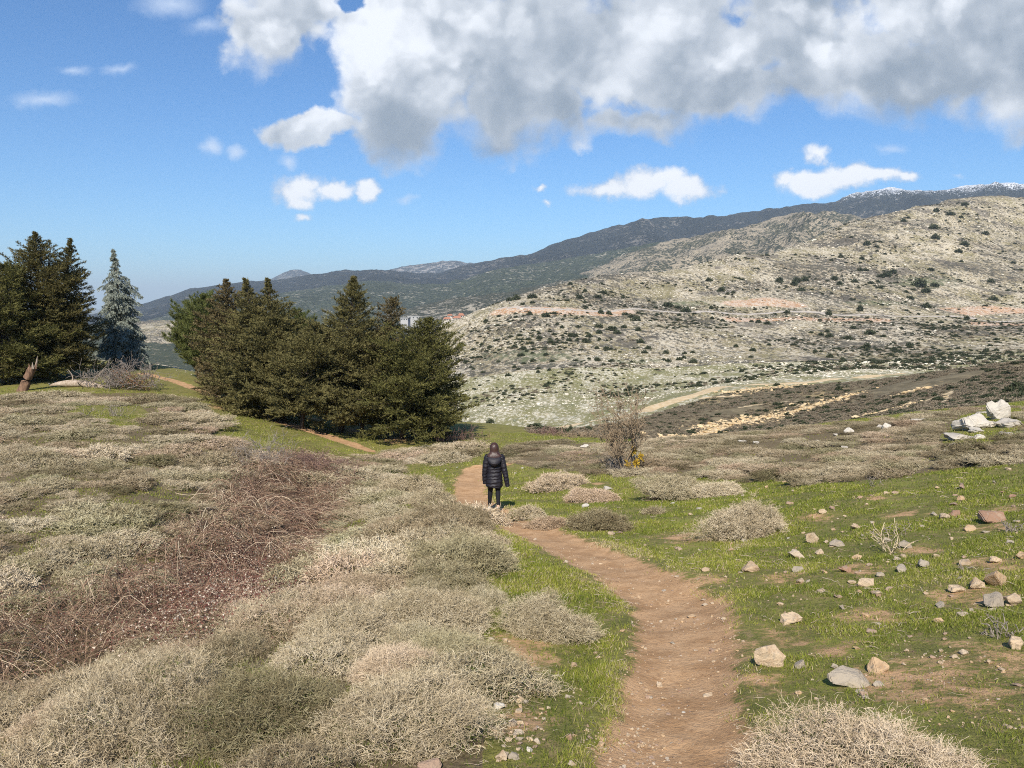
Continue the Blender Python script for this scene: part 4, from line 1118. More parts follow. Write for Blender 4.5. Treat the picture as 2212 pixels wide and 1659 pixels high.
def zone(x, y):
    z = gz(x, y, False); px, py = topix(x, y, z)
    L = inpoly(px, py, SCRUB_L); R = inpoly(px, py, SCRUB_R); Bm = inpoly(px, py, BRAMBLE)
    g = np.zeros_like(L)
    for q in GREEN_GAPS: g |= inpoly(px, py, q)
    return L & ~g, R & ~g, Bm, px, py


# litter under the scrub
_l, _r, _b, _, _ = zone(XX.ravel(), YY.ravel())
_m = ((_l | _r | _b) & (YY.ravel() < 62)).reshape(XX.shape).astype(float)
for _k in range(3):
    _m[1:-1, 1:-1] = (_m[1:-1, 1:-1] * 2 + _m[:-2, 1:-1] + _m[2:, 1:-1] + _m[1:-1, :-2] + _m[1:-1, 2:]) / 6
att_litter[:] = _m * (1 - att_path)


def make_scrub():
    rg = np.random.default_rng(77)
    # ---- single shrubs standing in the grass: pixel of foot, pixel width, height ratio
    rows = [(1972, 1785, 480, .62, 'large pale spiny shrub in the near corner right of the path', 1), (1195, 1392, 215, .92, 'round green grey spiny shrub at the left edge of the path, closest to the bend', 2),
            (1632, 1166, 235, .58, 'domed grey spiny shrub alone in the stony grass right of the path', 3), (1298, 1150, 150, .52, 'dark green spiny shrub on the grassy island inside the path bend', 4),
            (1205, 1062, 160, .52, 'low brown shrub just right of the walker', 5), (1480, 1080, 200, .42, 'wide flat pinkish brown shrub in front of the scrub band', 6), (1560, 1072, 120, .4, 'low end shrub touching the wide flat pinkish brown one', 7),
            (1142, 1122, 90, .5, 'small tan shrub by the heel of the walker', 8), (1290, 1086, 110, .42, 'small pinkish shrub among pale stones behind the grassy island', 9), (985, 1146, 200, .50, 'tall grey shrub hiding the path in front of the walker', 10),
            (1010, 1236, 215, .70, 'pinkish grey shrub at the left verge of the path bend', 11), (1412, 1112, 50, .7, 'tiny shrub between the flat pinkish shrub and the grassy island', 12), (1190, 1145, 110, .32, 'flattened brown shrub at the outer edge of the path bend', 13),
            (930, 1090, 110, .4, 'grey shrub behind the tall one, left of the walker', 14), (880, 1072, 150, .5, 'wide grey shrub on the brow left of the green verge', 15), (1060, 1180, 90, .6, 'brownish shrub overhanging the path bend', 16),
            (830, 1650, 420, .60, 'bushy green grey thorn mound at the bottom of the photo left of the stones', 17), (990, 1470, 240, .60, 'grey thorn mound beside the red soil patch', 18), (940, 1360, 250, .55, 'silvery thorn mound behind the red soil patch', 19),
            (560, 1640, 400, .55, 'pale thorn mound along the bottom edge of the photo', 20), (250, 1650, 420, .5, 'yellowish thorn mound in the near left corner', 21), (860, 1500, 260, .55, 'green tinged thorn mound above the bushy bottom one', 22)]
    for px, py, w, hr, lab, sd in rows:
        f = hit(px, py, 1.5, 40)
        d = math.hypot(f[1], EYE - f[2]) * 1.0
        wm = w * d / F_
        near = d < 8
        n_tw = int(np.clip(9500 * (wm ** 2) if near else 3000 * wm ** 2, 900, 7000))
        th = max(0.0025, 0.72 * d / 776 * 0.50) / wm
        shrub_thing(300 + sd, lab, (f[0], f[1] + wm * 0.30, f[2] - 0.05), (wm, wm * .72, wm * .78), rg.normal() * .25, None, n_tw, 0.040 / wm if near else 0.05 / wm, th, int(n_tw * 1.5), lump=0.42, flat=hr, leaf=max(0.013, 0.6 * d / 776) / wm)
    # ---- the carpets
    kinds = [shrub_single('thorn_mound', 400 + i, 1500, 0.050, 0.0072, 2600, lump=.42, flat=(.34, .42, .30, .46)[i % 4], leaf=.022) for i in range(5)]
    fine = [shrub_single('thorn_mound_near', 420 + i, 4300, 0.036, 0.0032, 6000, lump=.42, flat=(.36, .42, .32)[i % 3], leaf=.015) for i in range(4)]
    greyk = [shrub_single('grey_thorn_mound', 440 + i, 1500, 0.050, 0.0072, 2600, tm=m_twig_grey, lump=.42, flat=(.34, .42, .30)[i % 3], leaf=.022) for i in range(4)]
    n = 110000
    Y = np.sqrt(rg.uniform(2.6 ** 2, 64 ** 2, n)); X = rg.uniform(-1, 1, n) * (0.80 * Y + 2.5)
    keep = rg.random(n) < np.interp(Y, [0, 14, 30, 60], [1.0, 0.9, .55, .4])
    X, Y = X[keep], Y[keep]
    L, R, Bm, px, py = zone(X, Y)
    ok = (L | R) & ~(Bm & (rg.random(len(X)) < np.where(fbm(X / 2.6, Y / 2.6, 2, 91) > .04, .35, .93)))
    dP, wP = polydist(X, Y, PATH); ok &= dP > wP * 1.2
    dP, wP = polydist(X, Y, FAR_PATH); ok &= dP > wP * 1.5
    # clumped: leave irregular gaps
    ok &= (fbm(X / 1.7, Y / 1.7, 3, 61) > -0.11 - 0.02 * (Y < 12))
    X, Y, R, px, py = X[ok], Y[ok], R[ok], px[ok], py[ok]
    # thin to a minimum spacing
    order = rg.permutation(len(X)); cell = {}; sel = []
    for i in order:
        s = (0.56 if Y[i] < 12 else (0.80 if Y[i] < 28 else 1.15)) * (.78 if R[i] else 1)
        key = (int(X[i] // 1.2), int(Y[i] // 1.2)); good = True
        for a in (-1, 0, 1):
            for b_ in (-1, 0, 1):
                for j in cell.get((key[0] + a, key[1] + b_), ()):
                    if (X[i] - X[j]) ** 2 + (Y[i] - Y[j]) ** 2 < s * s: good = False; break
                if not good: break
            if not good: break
        if good: cell.setdefault(key, []).append(i); sel.append(i)
    sel = np.array(sel); X, Y, R, px, py = X[sel], Y[sel], R[sel], px[sel], py[sel]
    Z = gz(X, Y)
    S = rg.uniform(0.65, 1.35, len(X)) * np.interp(Y, [0, 10, 26, 40, 60], [0.95, 1.15, 1.75, 2.3, 2.6])
    S *= np.where(R, 0.80, 0.92) * (1 + 0.9 * fbm(X / 2.5, Y / 2.5, 2, 3))
    zk = np.interp(Y, [8, 20, 40], [1.0, .72, .5]) * np.where(R, .72, 1.0)
    order = np.argsort(-S / Y * ((px > -60) & (px < 2270)))
    n_ind = 240
    protos = {}
    for q, i in enumerate(order[:n_ind]):
        me = (greyk if R[i] else fine if Y[i] < 9 else kinds)[int(rg.integers(0, 4))]
        o = link('thorny_shrub', me, None, (X[i], Y[i], Z[i] - 0.03), rg.random() * 6.28, (S[i], S[i], S[i] * rg.uniform(.55, 1.0) * zk[i]))
        tag(o, 'grey tan spiny mound merging into the thorn carpet left of the path' if not R[i] else 'grey brown spiny mound merging into the scrub band right of the walker', 'shrub', 'spiny mounds of the thorn carpet' if not R[i] else 'spiny mounds of the far scrub band')
    rest = order[n_ind:]
    k = len(rest)
    print('scrub', len(X), k)
    sc = S[rest][:, None] * np.c_[np.ones(k), np.ones(k), rg.uniform(.5, .95, k) * zk[rest]]
    meshes = kinds + fine + greyk
    pick = np.where(R[rest], 9 + rg.integers(0, 4, k), np.where(Y[rest] < 9, 5 + rg.integers(0, 4, k), rg.integers(0, 5, k)))
    scatter_stuff('thorn_scrub', np.c_[X, Y, Z - 0.04][rest], np.c_[np.zeros(k), np.zeros(k), rg.random(k) * 6.28], sc, pick, meshes)


def make_bramble():
    rg = np.random.default_rng(88)
    m, nt, b = mat('bramble_canes', (0.2, 0.1, 0.08), 0.8, 0.2)
    t = ATT(nt, 'tint')
    r = node(nt, 'ShaderNodeValToRGB', {0: t}); el = r.color_ramp.elements
    for _ in range(2): el.new(0.5)
    for i, (p, c) in enumerate(((0, (0.095, 0.055, 0.036)), (.38, (0.245, 0.150, 0.100)), (.68, (0.36, 0.245, 0.165)), (1, (0.58, 0.47, 0.33)))):
        el[i].position = p; el[i].color = (*c, 1)
    nt.links.new(r.outputs[0], b.inputs['Base Color'])
    n = 60000
    Y = np.sqrt(rg.uniform(6 ** 2, 36 ** 2, n)); X = rg.uniform(-0.8, 0.05, n) * Y
    L, R, Bm, px, py = zone(X, Y)
    i = np.nonzero(Bm)[0][:19000]
    X, Y, px, py = X[i], Y[i], px[i], py[i]
    n = len(X); Z = gz(X, Y)
    k = 8; s = np.linspace(0, 1, k)
    a = rg.random(n) * 6.28; Ln = rg.uniform(0.5, 1.5, n); hh = rg.uniform(0.10, 0.42, n) * (1 + 1.0 * (rg.random(n) < 0.03))
    hh *= 0.45 + 2.6 * np.clip(fbm(X / 1.8, Y / 1.8, 3, 8) + 0.22, 0, 0.6)
    P = np.stack([X[:, None] + np.cos(a)[:, None] * Ln[:, None] * s, Y[:, None] + np.sin(a)[:, None] * Ln[:, None] * s, Z[:, None] + hh[:, None] * 4 * s * (1.05 - s)], -1)
    P += np.cumsum(rg.normal(size=P.shape) * 0.018, 1)
    P[..., 2] = np.maximum(P[..., 2], gz(P[..., 0], P[..., 1], False) + 0.02)
    w = np.clip(0.45 * Y / 776, 0.004, 0.011) * rg.uniform(.6, 1.2, n)
    V, Fq = ribbons(P, w, rg)
    red = np.clip(0.35 + 1.0 * fbm(X / 2.0, Y / 2.0, 3, 4) + rg.normal(size=n) * 0.34 + 0.12 * (px < 300) + 0.35 * fbm(X / .8, Y / .8, 2, 17), 0, 1)
    tag(link('bramble_thicket', mesh_np('bramble_thicket', V, Fq, [m], attrs={'tint': np.repeat(red, k * 2)})), kind='stuff')
    # withered leaves caught in the brambles
    ml, nt, b = mat('withered_leaves', (0.5, 0.4, 0.3))
    t = ATT(nt, 'tint'); r = node(nt, 'ShaderNodeValToRGB', {0: t}); el = r.color_ramp.elements
    el.new(0.55); el.new(0.8)
    for i, (p, c) in enumerate(((0, (0.10, 0.030, 0.028)), (.5, (0.19, 0.085, 0.06)), (.72, (0.36, 0.25, 0.17)), (1, (0.62, 0.53, 0.42)))):
        el[i].position = p; el[i].color = (*c, 1)
    nt.links.new(r.outputs[0], b.inputs['Base Color'])
    dens = 1.0 * np.exp(-((px - 500) / 150) ** 2 - ((py - 1320) / 90) ** 2) + 0.12
    j = np.nonzero(rg.random(n) < dens)[0]
    q = np.repeat(P[j].reshape(-1, 3), 3, 0); q = q + rg.normal(size=q.shape) * 0.04
    nl = len(q)
    V, Fc = leaf_tris(q, unit(rg.normal(size=q.shape)), rg.uniform(.016, .034, nl), rg.uniform(.014, .026, nl), rg)
    tt = np.where(rg.random(nl) < 0.30, rg.uniform(.8, 1, nl), rg.uniform(0, .6, nl))
    tag(link('withered_leaves', mesh_np('withered_leaves', V, Fc, [ml], attrs={'tint': np.repeat(tt, 3)})), kind='stuff')


def make_grass():
    rg = np.random.default_rng(99)
    m, nt, b = mat('grass_blades', (0.1, 0.15, 0.02), 0.6, 0.3)
    t = ATT(nt, 'tint'); r = node(nt, 'ShaderNodeValToRGB', {0: t}); el = r.color_ramp.elements
    for _ in range(3): el.new(0.5)
    for i, (p, c) in enumerate(((0, (0.085, 0.120, 0.016)), (.36, (0.185, 0.215, 0.030)), (.62, (0.33, 0.335, 0.046)), (.76, (0.38, 0.31, 0.15)), (1, (0.54, 0.43, 0.27)))):
        el[i].position = p; el[i].color = (*c, 1)
    nt.links.new(r.outputs[0], b.inputs['Base Color'])
    tr = node(nt, 'ShaderNodeBsdfTranslucent'); nt.links.new(r.outputs[0], tr.inputs[0])
    mx = node(nt, 'ShaderNodeMixShader', {0: 0.25, 1: b.outputs[0], 2: tr.outputs[0]}); nt.links.new(mx.outputs[0], nt.nodes['Material Output'].inputs[0])
    n = 2900000
    Y = np.exp(rg.uniform(math.log(2.6), math.log(48), n)); X = rg.uniform(-1, 1, n) * (0.76 * Y + 1.8)
    # log sampling: density falls with distance squared, like the picture needs
    L, R, Bm, px, py = zone(X, Y)
    dP, wP = polydist(X, Y, PATH); dF, wF = polydist(X, Y, FAR_PATH)
    edge = dP / wP + 1.1 * fbm(X / 0.45, Y / 0.45, 3, 6)
    cover = sst(edge, 0.80, 1.35) * sst(dF / wF + 0.8 * fbm(X / .8, Y / .8, 3, 2), 0.8, 1.5)
    for sx, sy, r_ in SOIL: cover *= 0.12 + 0.88 * sst(np.hypot(X - sx, (Y - sy) * 0.7) + 0.5 * fbm(X / 0.5, Y / 0.5, 3, 8), r_ * 0.55, r_ * 1.15)
    cover *= np.where(R, 0.10, np.where(L, 0.45, 1.0)) * np.where(Bm, 0.2, 1.0)
    patch = fbm(X / 0.9, Y / 0.9, 4, 12)
    cover *= sst(patch, -0.13, 0.09) * 0.88 + 0.12
    tuft = (px < 1350) & (px > 1080) & (py > 1180) & (~L)
    keep = rg.random(n) < cover * np.where(Y < 22, .62, .45)
    X, Y, patch, tuft, edge = X[keep], Y[keep], patch[keep], tuft[keep], edge[keep]
    n = len(X); Z = gz(X, Y)
    # clump positions so that blades come in tufts
    pxs = np.clip(Y / 776, 0.003, 0.06)
    h = rg.uniform(0.010, 0.032, n) * (1 + 1.3 * np.clip(fbm(X / 0.35, Y / 0.35, 2, 31) + 0.1, 0, .4) * 2.0)
    h = np.where(tuft, h * 1.25, h) * np.where(edge < 1.4, 0.75, 1.0)
    h = h + pxs * 0.8
    w = np.clip(pxs * 0.85, 0.0035, 0.03) * rg.uniform(.6, 1.3, n)
    a = rg.random(n) * 6.28 * 1.0; lean = rg.uniform(0.15, 1.1, n)
    d = unit(np.c_[np.cos(a) * lean, np.sin(a) * lean, np.ones(n)])
    pos = np.c_[X, Y, Z - 0.004]
    V, Fc = leaf_tris(pos, d, h, w, rg)
    tint = np.clip(0.32 + 0.9 * patch + rg.normal(size=n) * 0.13 + 0.30 * (1 - sst(edge, 1.0, 2.0)) + 0.45 * (rg.random(n) < 0.09) + 0.35 * np.clip(fbm(X / 3.0, Y / 3.0, 3, 44), -0.1, .4), 0, 1)
    # straw and dead stalks lying among the green
    i = np.nonzero(rg.random(n) < np.where(Y < 14, .012, .004))[0]; q = len(i)
    a2 = rg.random(q) * 6.28; Ls = rg.uniform(.04, .14, q) * np.interp(Y[i], [3, 20], [.8, 1.5]); s_ = np.linspace(0, 1, 4)
    rise = rg.uniform(.0, .5, q) ** 2 * Ls * 2
    PP = np.stack([X[i][:, None] + np.cos(a2)[:, None] * Ls[:, None] * s_, Y[i][:, None] + np.sin(a2)[:, None] * Ls[:, None] * s_, Z[i][:, None] + .012 + rise[:, None] * s_ * (1.3 - s_)], -1) + rg.normal(size=(q, 4, 3)) * .006
    V2, F2 = ribbons(PP, np.clip(Y[i] / 776 * .40, .0018, .011), rg)
    tag(link('dry_straw', mesh_np('dry_straw', V2, F2, [m_dead])), kind='stuff')
    tag(link('grass', mesh_np('grass', V, Fc, [m], attrs={'tint': np.repeat(tint, 3)})), kind='stuff')
# ------------------------------------------------------------------ stones and boulders
from mathutils import noise as mnoise


def rock_mesh(name, seed, m, npts=16, flat=0.7, craggy=0.085, sub=1, bev=0.035):
    rg = random.Random(seed)
    bm = bmesh.new()
    for i in range(npts):
        v = Vector((rg.gauss(0, 1), rg.gauss(0, 1), rg.gauss(0, 1))).normalized()
        # push towards a box so that the stone breaks in flat faces
        mx = max(abs(v.x), abs(v.y), abs(v.z)); v = v.lerp(v / mx, 0.55) * rg.uniform(0.80, 1.0)
        bm.verts.new((v.x * 0.5, v.y * 0.40, v.z * 0.5 * flat))
    r = bmesh.ops.convex_hull(bm, input=bm.verts)
    bmesh.ops.delete(bm, geom=[v for v in bm.verts if not v.link_faces], context='VERTS')
    bmesh.ops.dissolve_limit(bm, angle_limit=math.radians(14), verts=bm.verts, edges=bm.edges)
    bmesh.ops.bevel(bm, geom=list(bm.edges), offset=bev, segments=2, affect='EDGES', clamp_overlap=True)
    bmesh.ops.triangulate(bm, faces=bm.faces)
    for _ in range(sub):
        bmesh.ops.subdivide_edges(bm, edges=bm.edges, cuts=1, use_grid_fill=True)
    o = Vector((seed * 3.7, seed * 1.3, 0))
    for v in bm.verts:
        n = mnoise.fractal(v.co * 4.0 + o, 1.0, 2.0, 4)
        v.co += v.co.normalized() * n * craggy
    zmin = min(v.co.z for v in bm.verts)
    for v in bm.verts: v.co.z -= zmin + 0.17 * flat
    me = bpy.data.meshes.new(name); bm.to_mesh(me); bm.free()
    me.materials.append(m)
    me.polygons.foreach_set('use_smooth', [False] * len(me.polygons))
    return me


def stone_mat(name, ramp, patch, patch_amt=0.5, grey=(0.27, 0.235, 0.19)):
    m = loc_mat(name, ramp, 1.7, 1.2, 0.9)
    nt = m.node_tree; b = nt.nodes['Principled BSDF']
    c = b.inputs['Base Color'].links[0].from_socket
    oi = node(nt, 'ShaderNodeObjectInfo')
    P = VM(nt, 'ADD', geo_pos(nt), VM(nt, 'SCALE', oi.outputs['Location']))
    n = NOISE(nt, geo_pos(nt), 11, 5, 0.65); n2 = NOISE(nt, geo_pos(nt), 46, 4, 0.65); n3 = NOISE(nt, geo_pos(nt), 26, 5, 0.7)
    c = MIX(nt, M(nt, 'MULTIPLY', SS(nt, n, 0.50, 0.66), patch_amt), c, patch)
    c = MIX(nt, M(nt, 'MULTIPLY', SS(nt, n3, 0.52, 0.66), 0.6), c, grey)
    c = MIX(nt, M(nt, 'MULTIPLY', SS(nt, n2, 0.58, 0.72), 0.5), c, (0.11, 0.088, 0.065))
    nt.links.new(c, b.inputs['Base Color'])
    bump(nt, b, M(nt, 'ADD', n2, n), 0.7, 0.02)
    return m


m_st_tan = stone_mat('tan_limestone', [(0.47, 0.325, 0.19), (0.39, 0.305, 0.21), (0.52, 0.395, 0.26), (0.43, 0.355, 0.27)], (0.27, 0.16, 0.085))
m_st_grey = stone_mat('grey_limestone', [(0.32, 0.272, 0.205), (0.37, 0.315, 0.245), (0.28, 0.235, 0.18)], (0.40, 0.32, 0.22), 0.5)
m_st_red = stone_mat('reddish_limestone', [(0.29, 0.175, 0.115), (0.34, 0.235, 0.165), (0.29, 0.20, 0.15)], (0.40, 0.31, 0.22), 0.5)
m_st_white = stone_mat('pale_boulder_limestone', [(0.50, 0.455, 0.38), (0.57, 0.52, 0.435), (0.44, 0.395, 0.33)], (0.46, 0.40, 0.33), 0.4, (0.34, 0.31, 0.27))

ZA = lambda x, y: (1555 + x * .2969, 821 + y * .2969, .2969)
ZB = lambda x, y: (950.5 + x * .5703, 1140.6 + y * .5703, .5703)
ZC = lambda x, y: (1036.9 + x * .1927, 1339.3 + y * .1927, .1927)
ZD = lambda x, y: (1901 + x * .1562, 734.5 + y * .1562, .1562)
ZE = lambda x, y: (950.5 + x * .3125, 881 + y * .3125, .3125)


def make_rocks():
    rg = np.random.default_rng(123)
    K = {'t': [rock_mesh('tan_stone', 10 + i, m_st_tan, 13 + i % 5, .62 + .1 * (i % 4)) for i in range(9)],
         'g': [rock_mesh('grey_stone', 40 + i, m_st_grey, 14, .6 + .12 * (i % 3)) for i in range(4)],
         'r': [rock_mesh('reddish_stone', 60 + i, m_st_red, 14, .4 + .1 * (i % 3)) for i in range(4)],
         'w': [rock_mesh('pale_stone', 80 + i, m_st_white, 20, .6, .07, 1) for i in range(4)]}

    def put(px, py, w, kind, label, group=None, hr=1.0, y0=1.6, y1=60, name='stone', me=None, cat='stone', rz=None, sink=0.0):
        f = hit(px, py, y0, y1); wm = w * math.hypot(f[1], EYE - f[2]) / F_ * (.9 if name == 'stone' else 1)
        me = me or K[kind][int(rg.integers(0, len(K[kind])))]
        o = link(name, me, None, (f[0], f[1] + wm * 0.2, f[2] - sink * wm), (rg.normal() * .12, rg.normal() * .12, rz if rz is not None else rg.normal() * 0.5), (wm, wm * 1.0, wm * hr))
        tag(o, label, cat, group)
        return o
    # the ones that stand out
    big = rock_mesh('stone_block', 301, m_st_tan, 11, .82, .03, 1, .03)
    put(*ZA(2055, 1500)[:2], 66, 't', 'largest tan stone block, standing high in the grass near the picture edge', me=big, hr=.95, rz=.1)
    put(*ZA(1870, 1520)[:2], 44, 't', 'pointed tan stone leaning beside the largest tan block', hr=1.05)
    put(*ZA(1740, 1545)[:2], 42, 't', 'flat topped tan stone in front of the pointed one beside the largest block', hr=.7)
    put(*ZB(1262, 532)[:2], 72, 't', 'big pale wedge shaped stone at the path edge with a smaller slab beside it', hr=.9, rz=-.3)
    put(*ZB(1362, 530)[:2], 34, 'g', 'small upright grey slab beside the big wedge shaped stone', hr=1.25)
    put(*ZB(1340, 362)[:2], 56, 't', 'half buried brown stone in the grass at the outer side of the path bend', hr=.75)
    put(*ZB(1665, 548)[:2], 54, 't', 'blocky tan stone behind the big near shrub', hr=.9)
    put(*ZB(1570, 606)[:2], 95, 'g', 'broken grey rock with jagged edges in the grass just behind the big near shrub', hr=.55, cat='rock', name='rock')
    put(*ZB(1612, 640)[:2], 24, 'r', 'small orange stone tucked under the jagged grey rock', hr=.9)
    put(*ZB(2192, 455)[:2], 44, 't', 'tan boulder with dead weeds over it at the picture edge', hr=1.1)
    put(*ZA(2010, 1652)[:2], 55, 'g', 'grey brown rock below the largest tan block with pale weeds over it', hr=.95)
    put(*ZA(2140, 1640)[:2], 42, 't', 'brown stone at the picture edge beside the grey brown rock', hr=.8)
    put(*ZA(1610, 1652)[:2], 30, 'g', 'thin grey stone in short grass left of the grey brown rock', hr=.8)
    put(*ZA(225, 1395)[:2], 47, 't', 'pale tan triangular stone alone at the grass edge nearest the path', hr=.85)
    put(*ZA(560, 1297)[:2], 46, 't', 'flat tan stone with a dark shadow under it beyond the triangular one', hr=.65)
    put(*ZA(680, 1190)[:2], 36, 't', 'orange tan stone just right of the domed grey shrub', hr=.95)
    put(*ZA(865, 1212)[:2], 38, 'g', 'rounded brown grey stone next to the orange tan one by the domed shrub', hr=.8)
    put(*ZA(1365, 1224)[:2], 36, 'g', 'pale stone with black hollows beside the big dry weed', hr=.9)
    put(*ZA(910, 1398)[:2], 36, 'r', 'orange red broken stone in the middle of the stony grass', hr=.95)
    put(*ZA(1075, 1500)[:2], 42, 't', 'grey peaked stone in the middle of the stony grass', hr=.9)
    put(*ZA(2020, 1035)[:2], 70, 'r', 'long reddish flat rock near the picture edge above the loose stones', hr=.8)
    put(*ZA(1790, 792)[:2], 32, 'r', 'square reddish stone on the upper grass near the scrub band', hr=.95)
    put(*ZA(1840, 1098)[:2], 34, 't', 'rounded orange tan stone below the long reddish flat rock', hr=.9)
    put(*ZA(1750, 988)[:2], 42, 'r', 'red brown slab stacked on flat tan stones right of the big dry weed', hr=.7)
    put(*ZC(60, 722)[:2], 44, 'g', 'flat pinkish grey slab at the top of the stone pile beside the red soil', hr=.5)
    put(*ZC(215, 1002)[:2], 28, 'w', 'white faced stone at the edge of the thorn mound in the stone pile', hr=.9)
    put(*ZC(240, 1575)[:2], 38, 't', 'rounded ochre stone under the bottom thorn mound', hr=.9)
    put(*ZC(410, 932)[:2], 32, 't', 'orange brown cube shaped stone at the upper end of the stone pile', hr=.95)
    put(930, 1668, 62, 'r', 'brown stone cut by the bottom edge of the photo', hr=.6)
    # loose stones
    for x, y, w, k in [(1005, 1305, 80, 't'), (1340, 1290, 70, 't'), (1295, 1312, 70, 't'), (1580, 1290, 60, 't'), (1790, 1345, 110, 't'), (2010, 1330, 110, 't'), (730, 1265, 80, 't'), (590, 1475, 75, 't'), (570, 1395, 100, 'g'), (485, 1405, 50, 'r'), (1010, 1410, 60, 'r'),
                       (965, 1480, 70, 't'), (1150, 1565, 90, 't'), (1245, 1530, 80, 'r'), (865, 1585, 80, 'r'), (1640, 1015, 100, 't'), (1710, 915, 80, 'r'), (1760, 880, 90, 't'), (1720, 845, 60, 'r'), (1585, 790, 45, 't'), (1215, 830, 45, 't'),
                       (515, 905, 70, 'r'), (755, 975, 70, 't'), (825, 940, 60, 'r'), (990, 1085, 100, 't'), (1225, 1175, 80, 'g'), (1330, 1395, 110, 'g'), (1500, 1365, 130, 'g'), (1180, 1430, 90, 'g'), (85, 1235, 40, 't'), (180, 1180, 55, 'g'), (1940, 1110, 70, 'g'),
                       (2120, 1190, 80, 'g'), (2105, 655, 50, 't'), (630, 750, 40, 't'), (590, 748, 30, 'w'), (470, 745, 45, 't'), (340, 790, 35, 't'), (640, 870, 40, 'g'), (1070, 910, 40, 't'), (1570, 985, 70, 'g'), (2130, 860, 90, 'r'), (2060, 820, 50, 'r'), (500, 1155, 30, 'w'),
                       (1030, 860, 60, 'r'), (1100, 845, 40, 'r'), (1290, 830, 80, 'r'), (1380, 1050, 30, 't'), (1480, 1070, 50, 'g'), (285, 795, 25, 't'), (530, 810, 30, 't'), (2200, 1300, 80, 't'), (1690, 1160, 40, 't'), (2100, 1165, 40, 'r')]:
        px, py, s = ZA(x, y)
        put(px, py, w * s, k, {'t': 'small tan stone lying loose in the stony grass right of the path', 'g': 'small grey stone lying loose in the stony grass right of the path', 'r': 'small reddish stone lying loose in the stony grass right of the path', 'w': 'small white stone lying loose in the stony grass right of the path'}[k],
            {'t': 'loose tan stones in the grass', 'g': 'loose grey stones in the grass', 'r': 'loose reddish stones in the grass', 'w': 'loose white stones in the grass'}[k], hr=rg.uniform(.55, .95))
    small = []
    for q in range(210):
        px = 1480 + 725 * rg.random() ** .75; py = rg.uniform(1040, 1520)
        f = hit(px, py, 2, 30)
        if polydist(np.array([f[0]]), np.array([f[1]]), PATH)[0][0] < .7: continue
        k = 'ttrg'[q % 4]; w = np.clip(rg.lognormal(2.25, .45), 5, 26) * (py / 1300) ** 1.5
        if w < 11.5:                                        # the smallest are past counting
            small.append((*f, w * f[1] / F_)); continue
        put(px, py, w, k, {'t': 'small tan stone lying loose in the stony grass right of the path', 'g': 'small grey stone lying loose in the stony grass right of the path', 'r': 'small reddish stone lying loose in the stony grass right of the path'}[k],
            {'t': 'loose tan stones in the grass', 'g': 'loose grey stones in the grass', 'r': 'loose reddish stones in the grass'}[k], hr=rg.uniform(.4, .8))
    for q in range(60):
        f = hit(rg.normal(1105, 30), rg.uniform(1440, 1655), 1.6, 12)
        small.append((*f, np.clip(rg.lognormal(2.45, .4), 6, 22) * f[1] / F_))
    sm = np.array(small); n = len(sm)
    scatter_stuff('small_stones', sm[:, :3], np.c_[rg.normal(size=n) * .25, rg.normal(size=n) * .25, rg.random(n) * 6.28], sm[:, 3:] * np.c_[np.ones(n), np.ones(n), rg.uniform(.45, .9, n)], rg.integers(0, 8, n), K['t'][4:9] + K['r'][2:4] + K['g'][:1])
    for x, y, w, k in [(955, 340, 42, 't'), (1035, 430, 20, 't'), (885, 440, 34, 'g'), (850, 240, 26, 't'), (900, 185, 28, 't'), (1000, 275, 34, 't'), (1005, 295, 30, 't'), (1020, 640, 48, 't'), (830, 690, 20, 't'), (1205, 890, 50, 'r'), (925, 700, 22, 'w'), (860, 80, 20, 't')]:
        px, py, s = ZB(x, y)
        put(px, py, w * s, k, 'small flat stone trodden into the bare path', 'stones trodden into the path', hr=.35, sink=.05)
    for x, y, w, k in [(905, 82, 32, 'r'), (1105, 86, 24, 't'), (1985, 480, 44, 't'), (2080, 515, 24, 't'), (1900, 470, 20, 't'), (2130, 540, 26, 't'), (1530, 560, 20, 't')]:
        px, py, s = ZB(x, y)
        put(px, py, w * s, k, 'little stone on the short grass beside the path bend', 'little stones beside the path bend', hr=.8)
    for x, y, w, k in [(170, 755, 100, 't'), (265, 820, 80, 't'), (345, 820, 90, 't'), (400, 740, 150, 't'), (575, 770, 160, 't'), (440, 1040, 100, 't'), (370, 1200, 110, 't'), (450, 1190, 90, 't'), (440, 1290, 130, 't'), (440, 1345, 110, 'g'), (560, 1365, 80, 't'), (610, 1240, 80, 'r'),
                       (595, 1310, 40, 't'), (380, 1570, 140, 'g'), (550, 1480, 80, 'w'), (1030, 1640, 110, 't'), (770, 1000, 60, 't'), (980, 880, 90, 'g'), (1130, 790, 50, 't'), (610, 1440, 80, 'r'), (440, 1400, 80, 'r'), (330, 900, 70, 't'), (290, 1110, 60, 't'), (520, 1180, 60, 'r'), (660, 830, 60, 't'), (730, 740, 50, 't'),
                       (1300, 380, 60, 't'), (1330, 430, 60, 't'), (1480, 470, 50, 'g'), (1600, 130, 60, 't'), (560, 560, 60, 'r'), (370, 520, 50, 'w'), (130, 230, 60, 't'), (280, 250, 70, 't')]:
        px, py, s = ZC(x, y)
        put(px, py, w * s * 1.05, k, {'w': 'white angular stone within the stone pile left of the path', 'g': 'grey angular stone within the stone pile left of the path', 'r': 'reddish angular stone within the stone pile left of the path'}.get(k, 'tan angular stone within the stone pile left of the path'),
            {'w': 'white stones of the pile', 'g': 'grey stones of the pile', 'r': 'reddish stones of the pile'}.get(k, 'tan stones of the pile'), hr=rg.uniform(.6, 1.0))
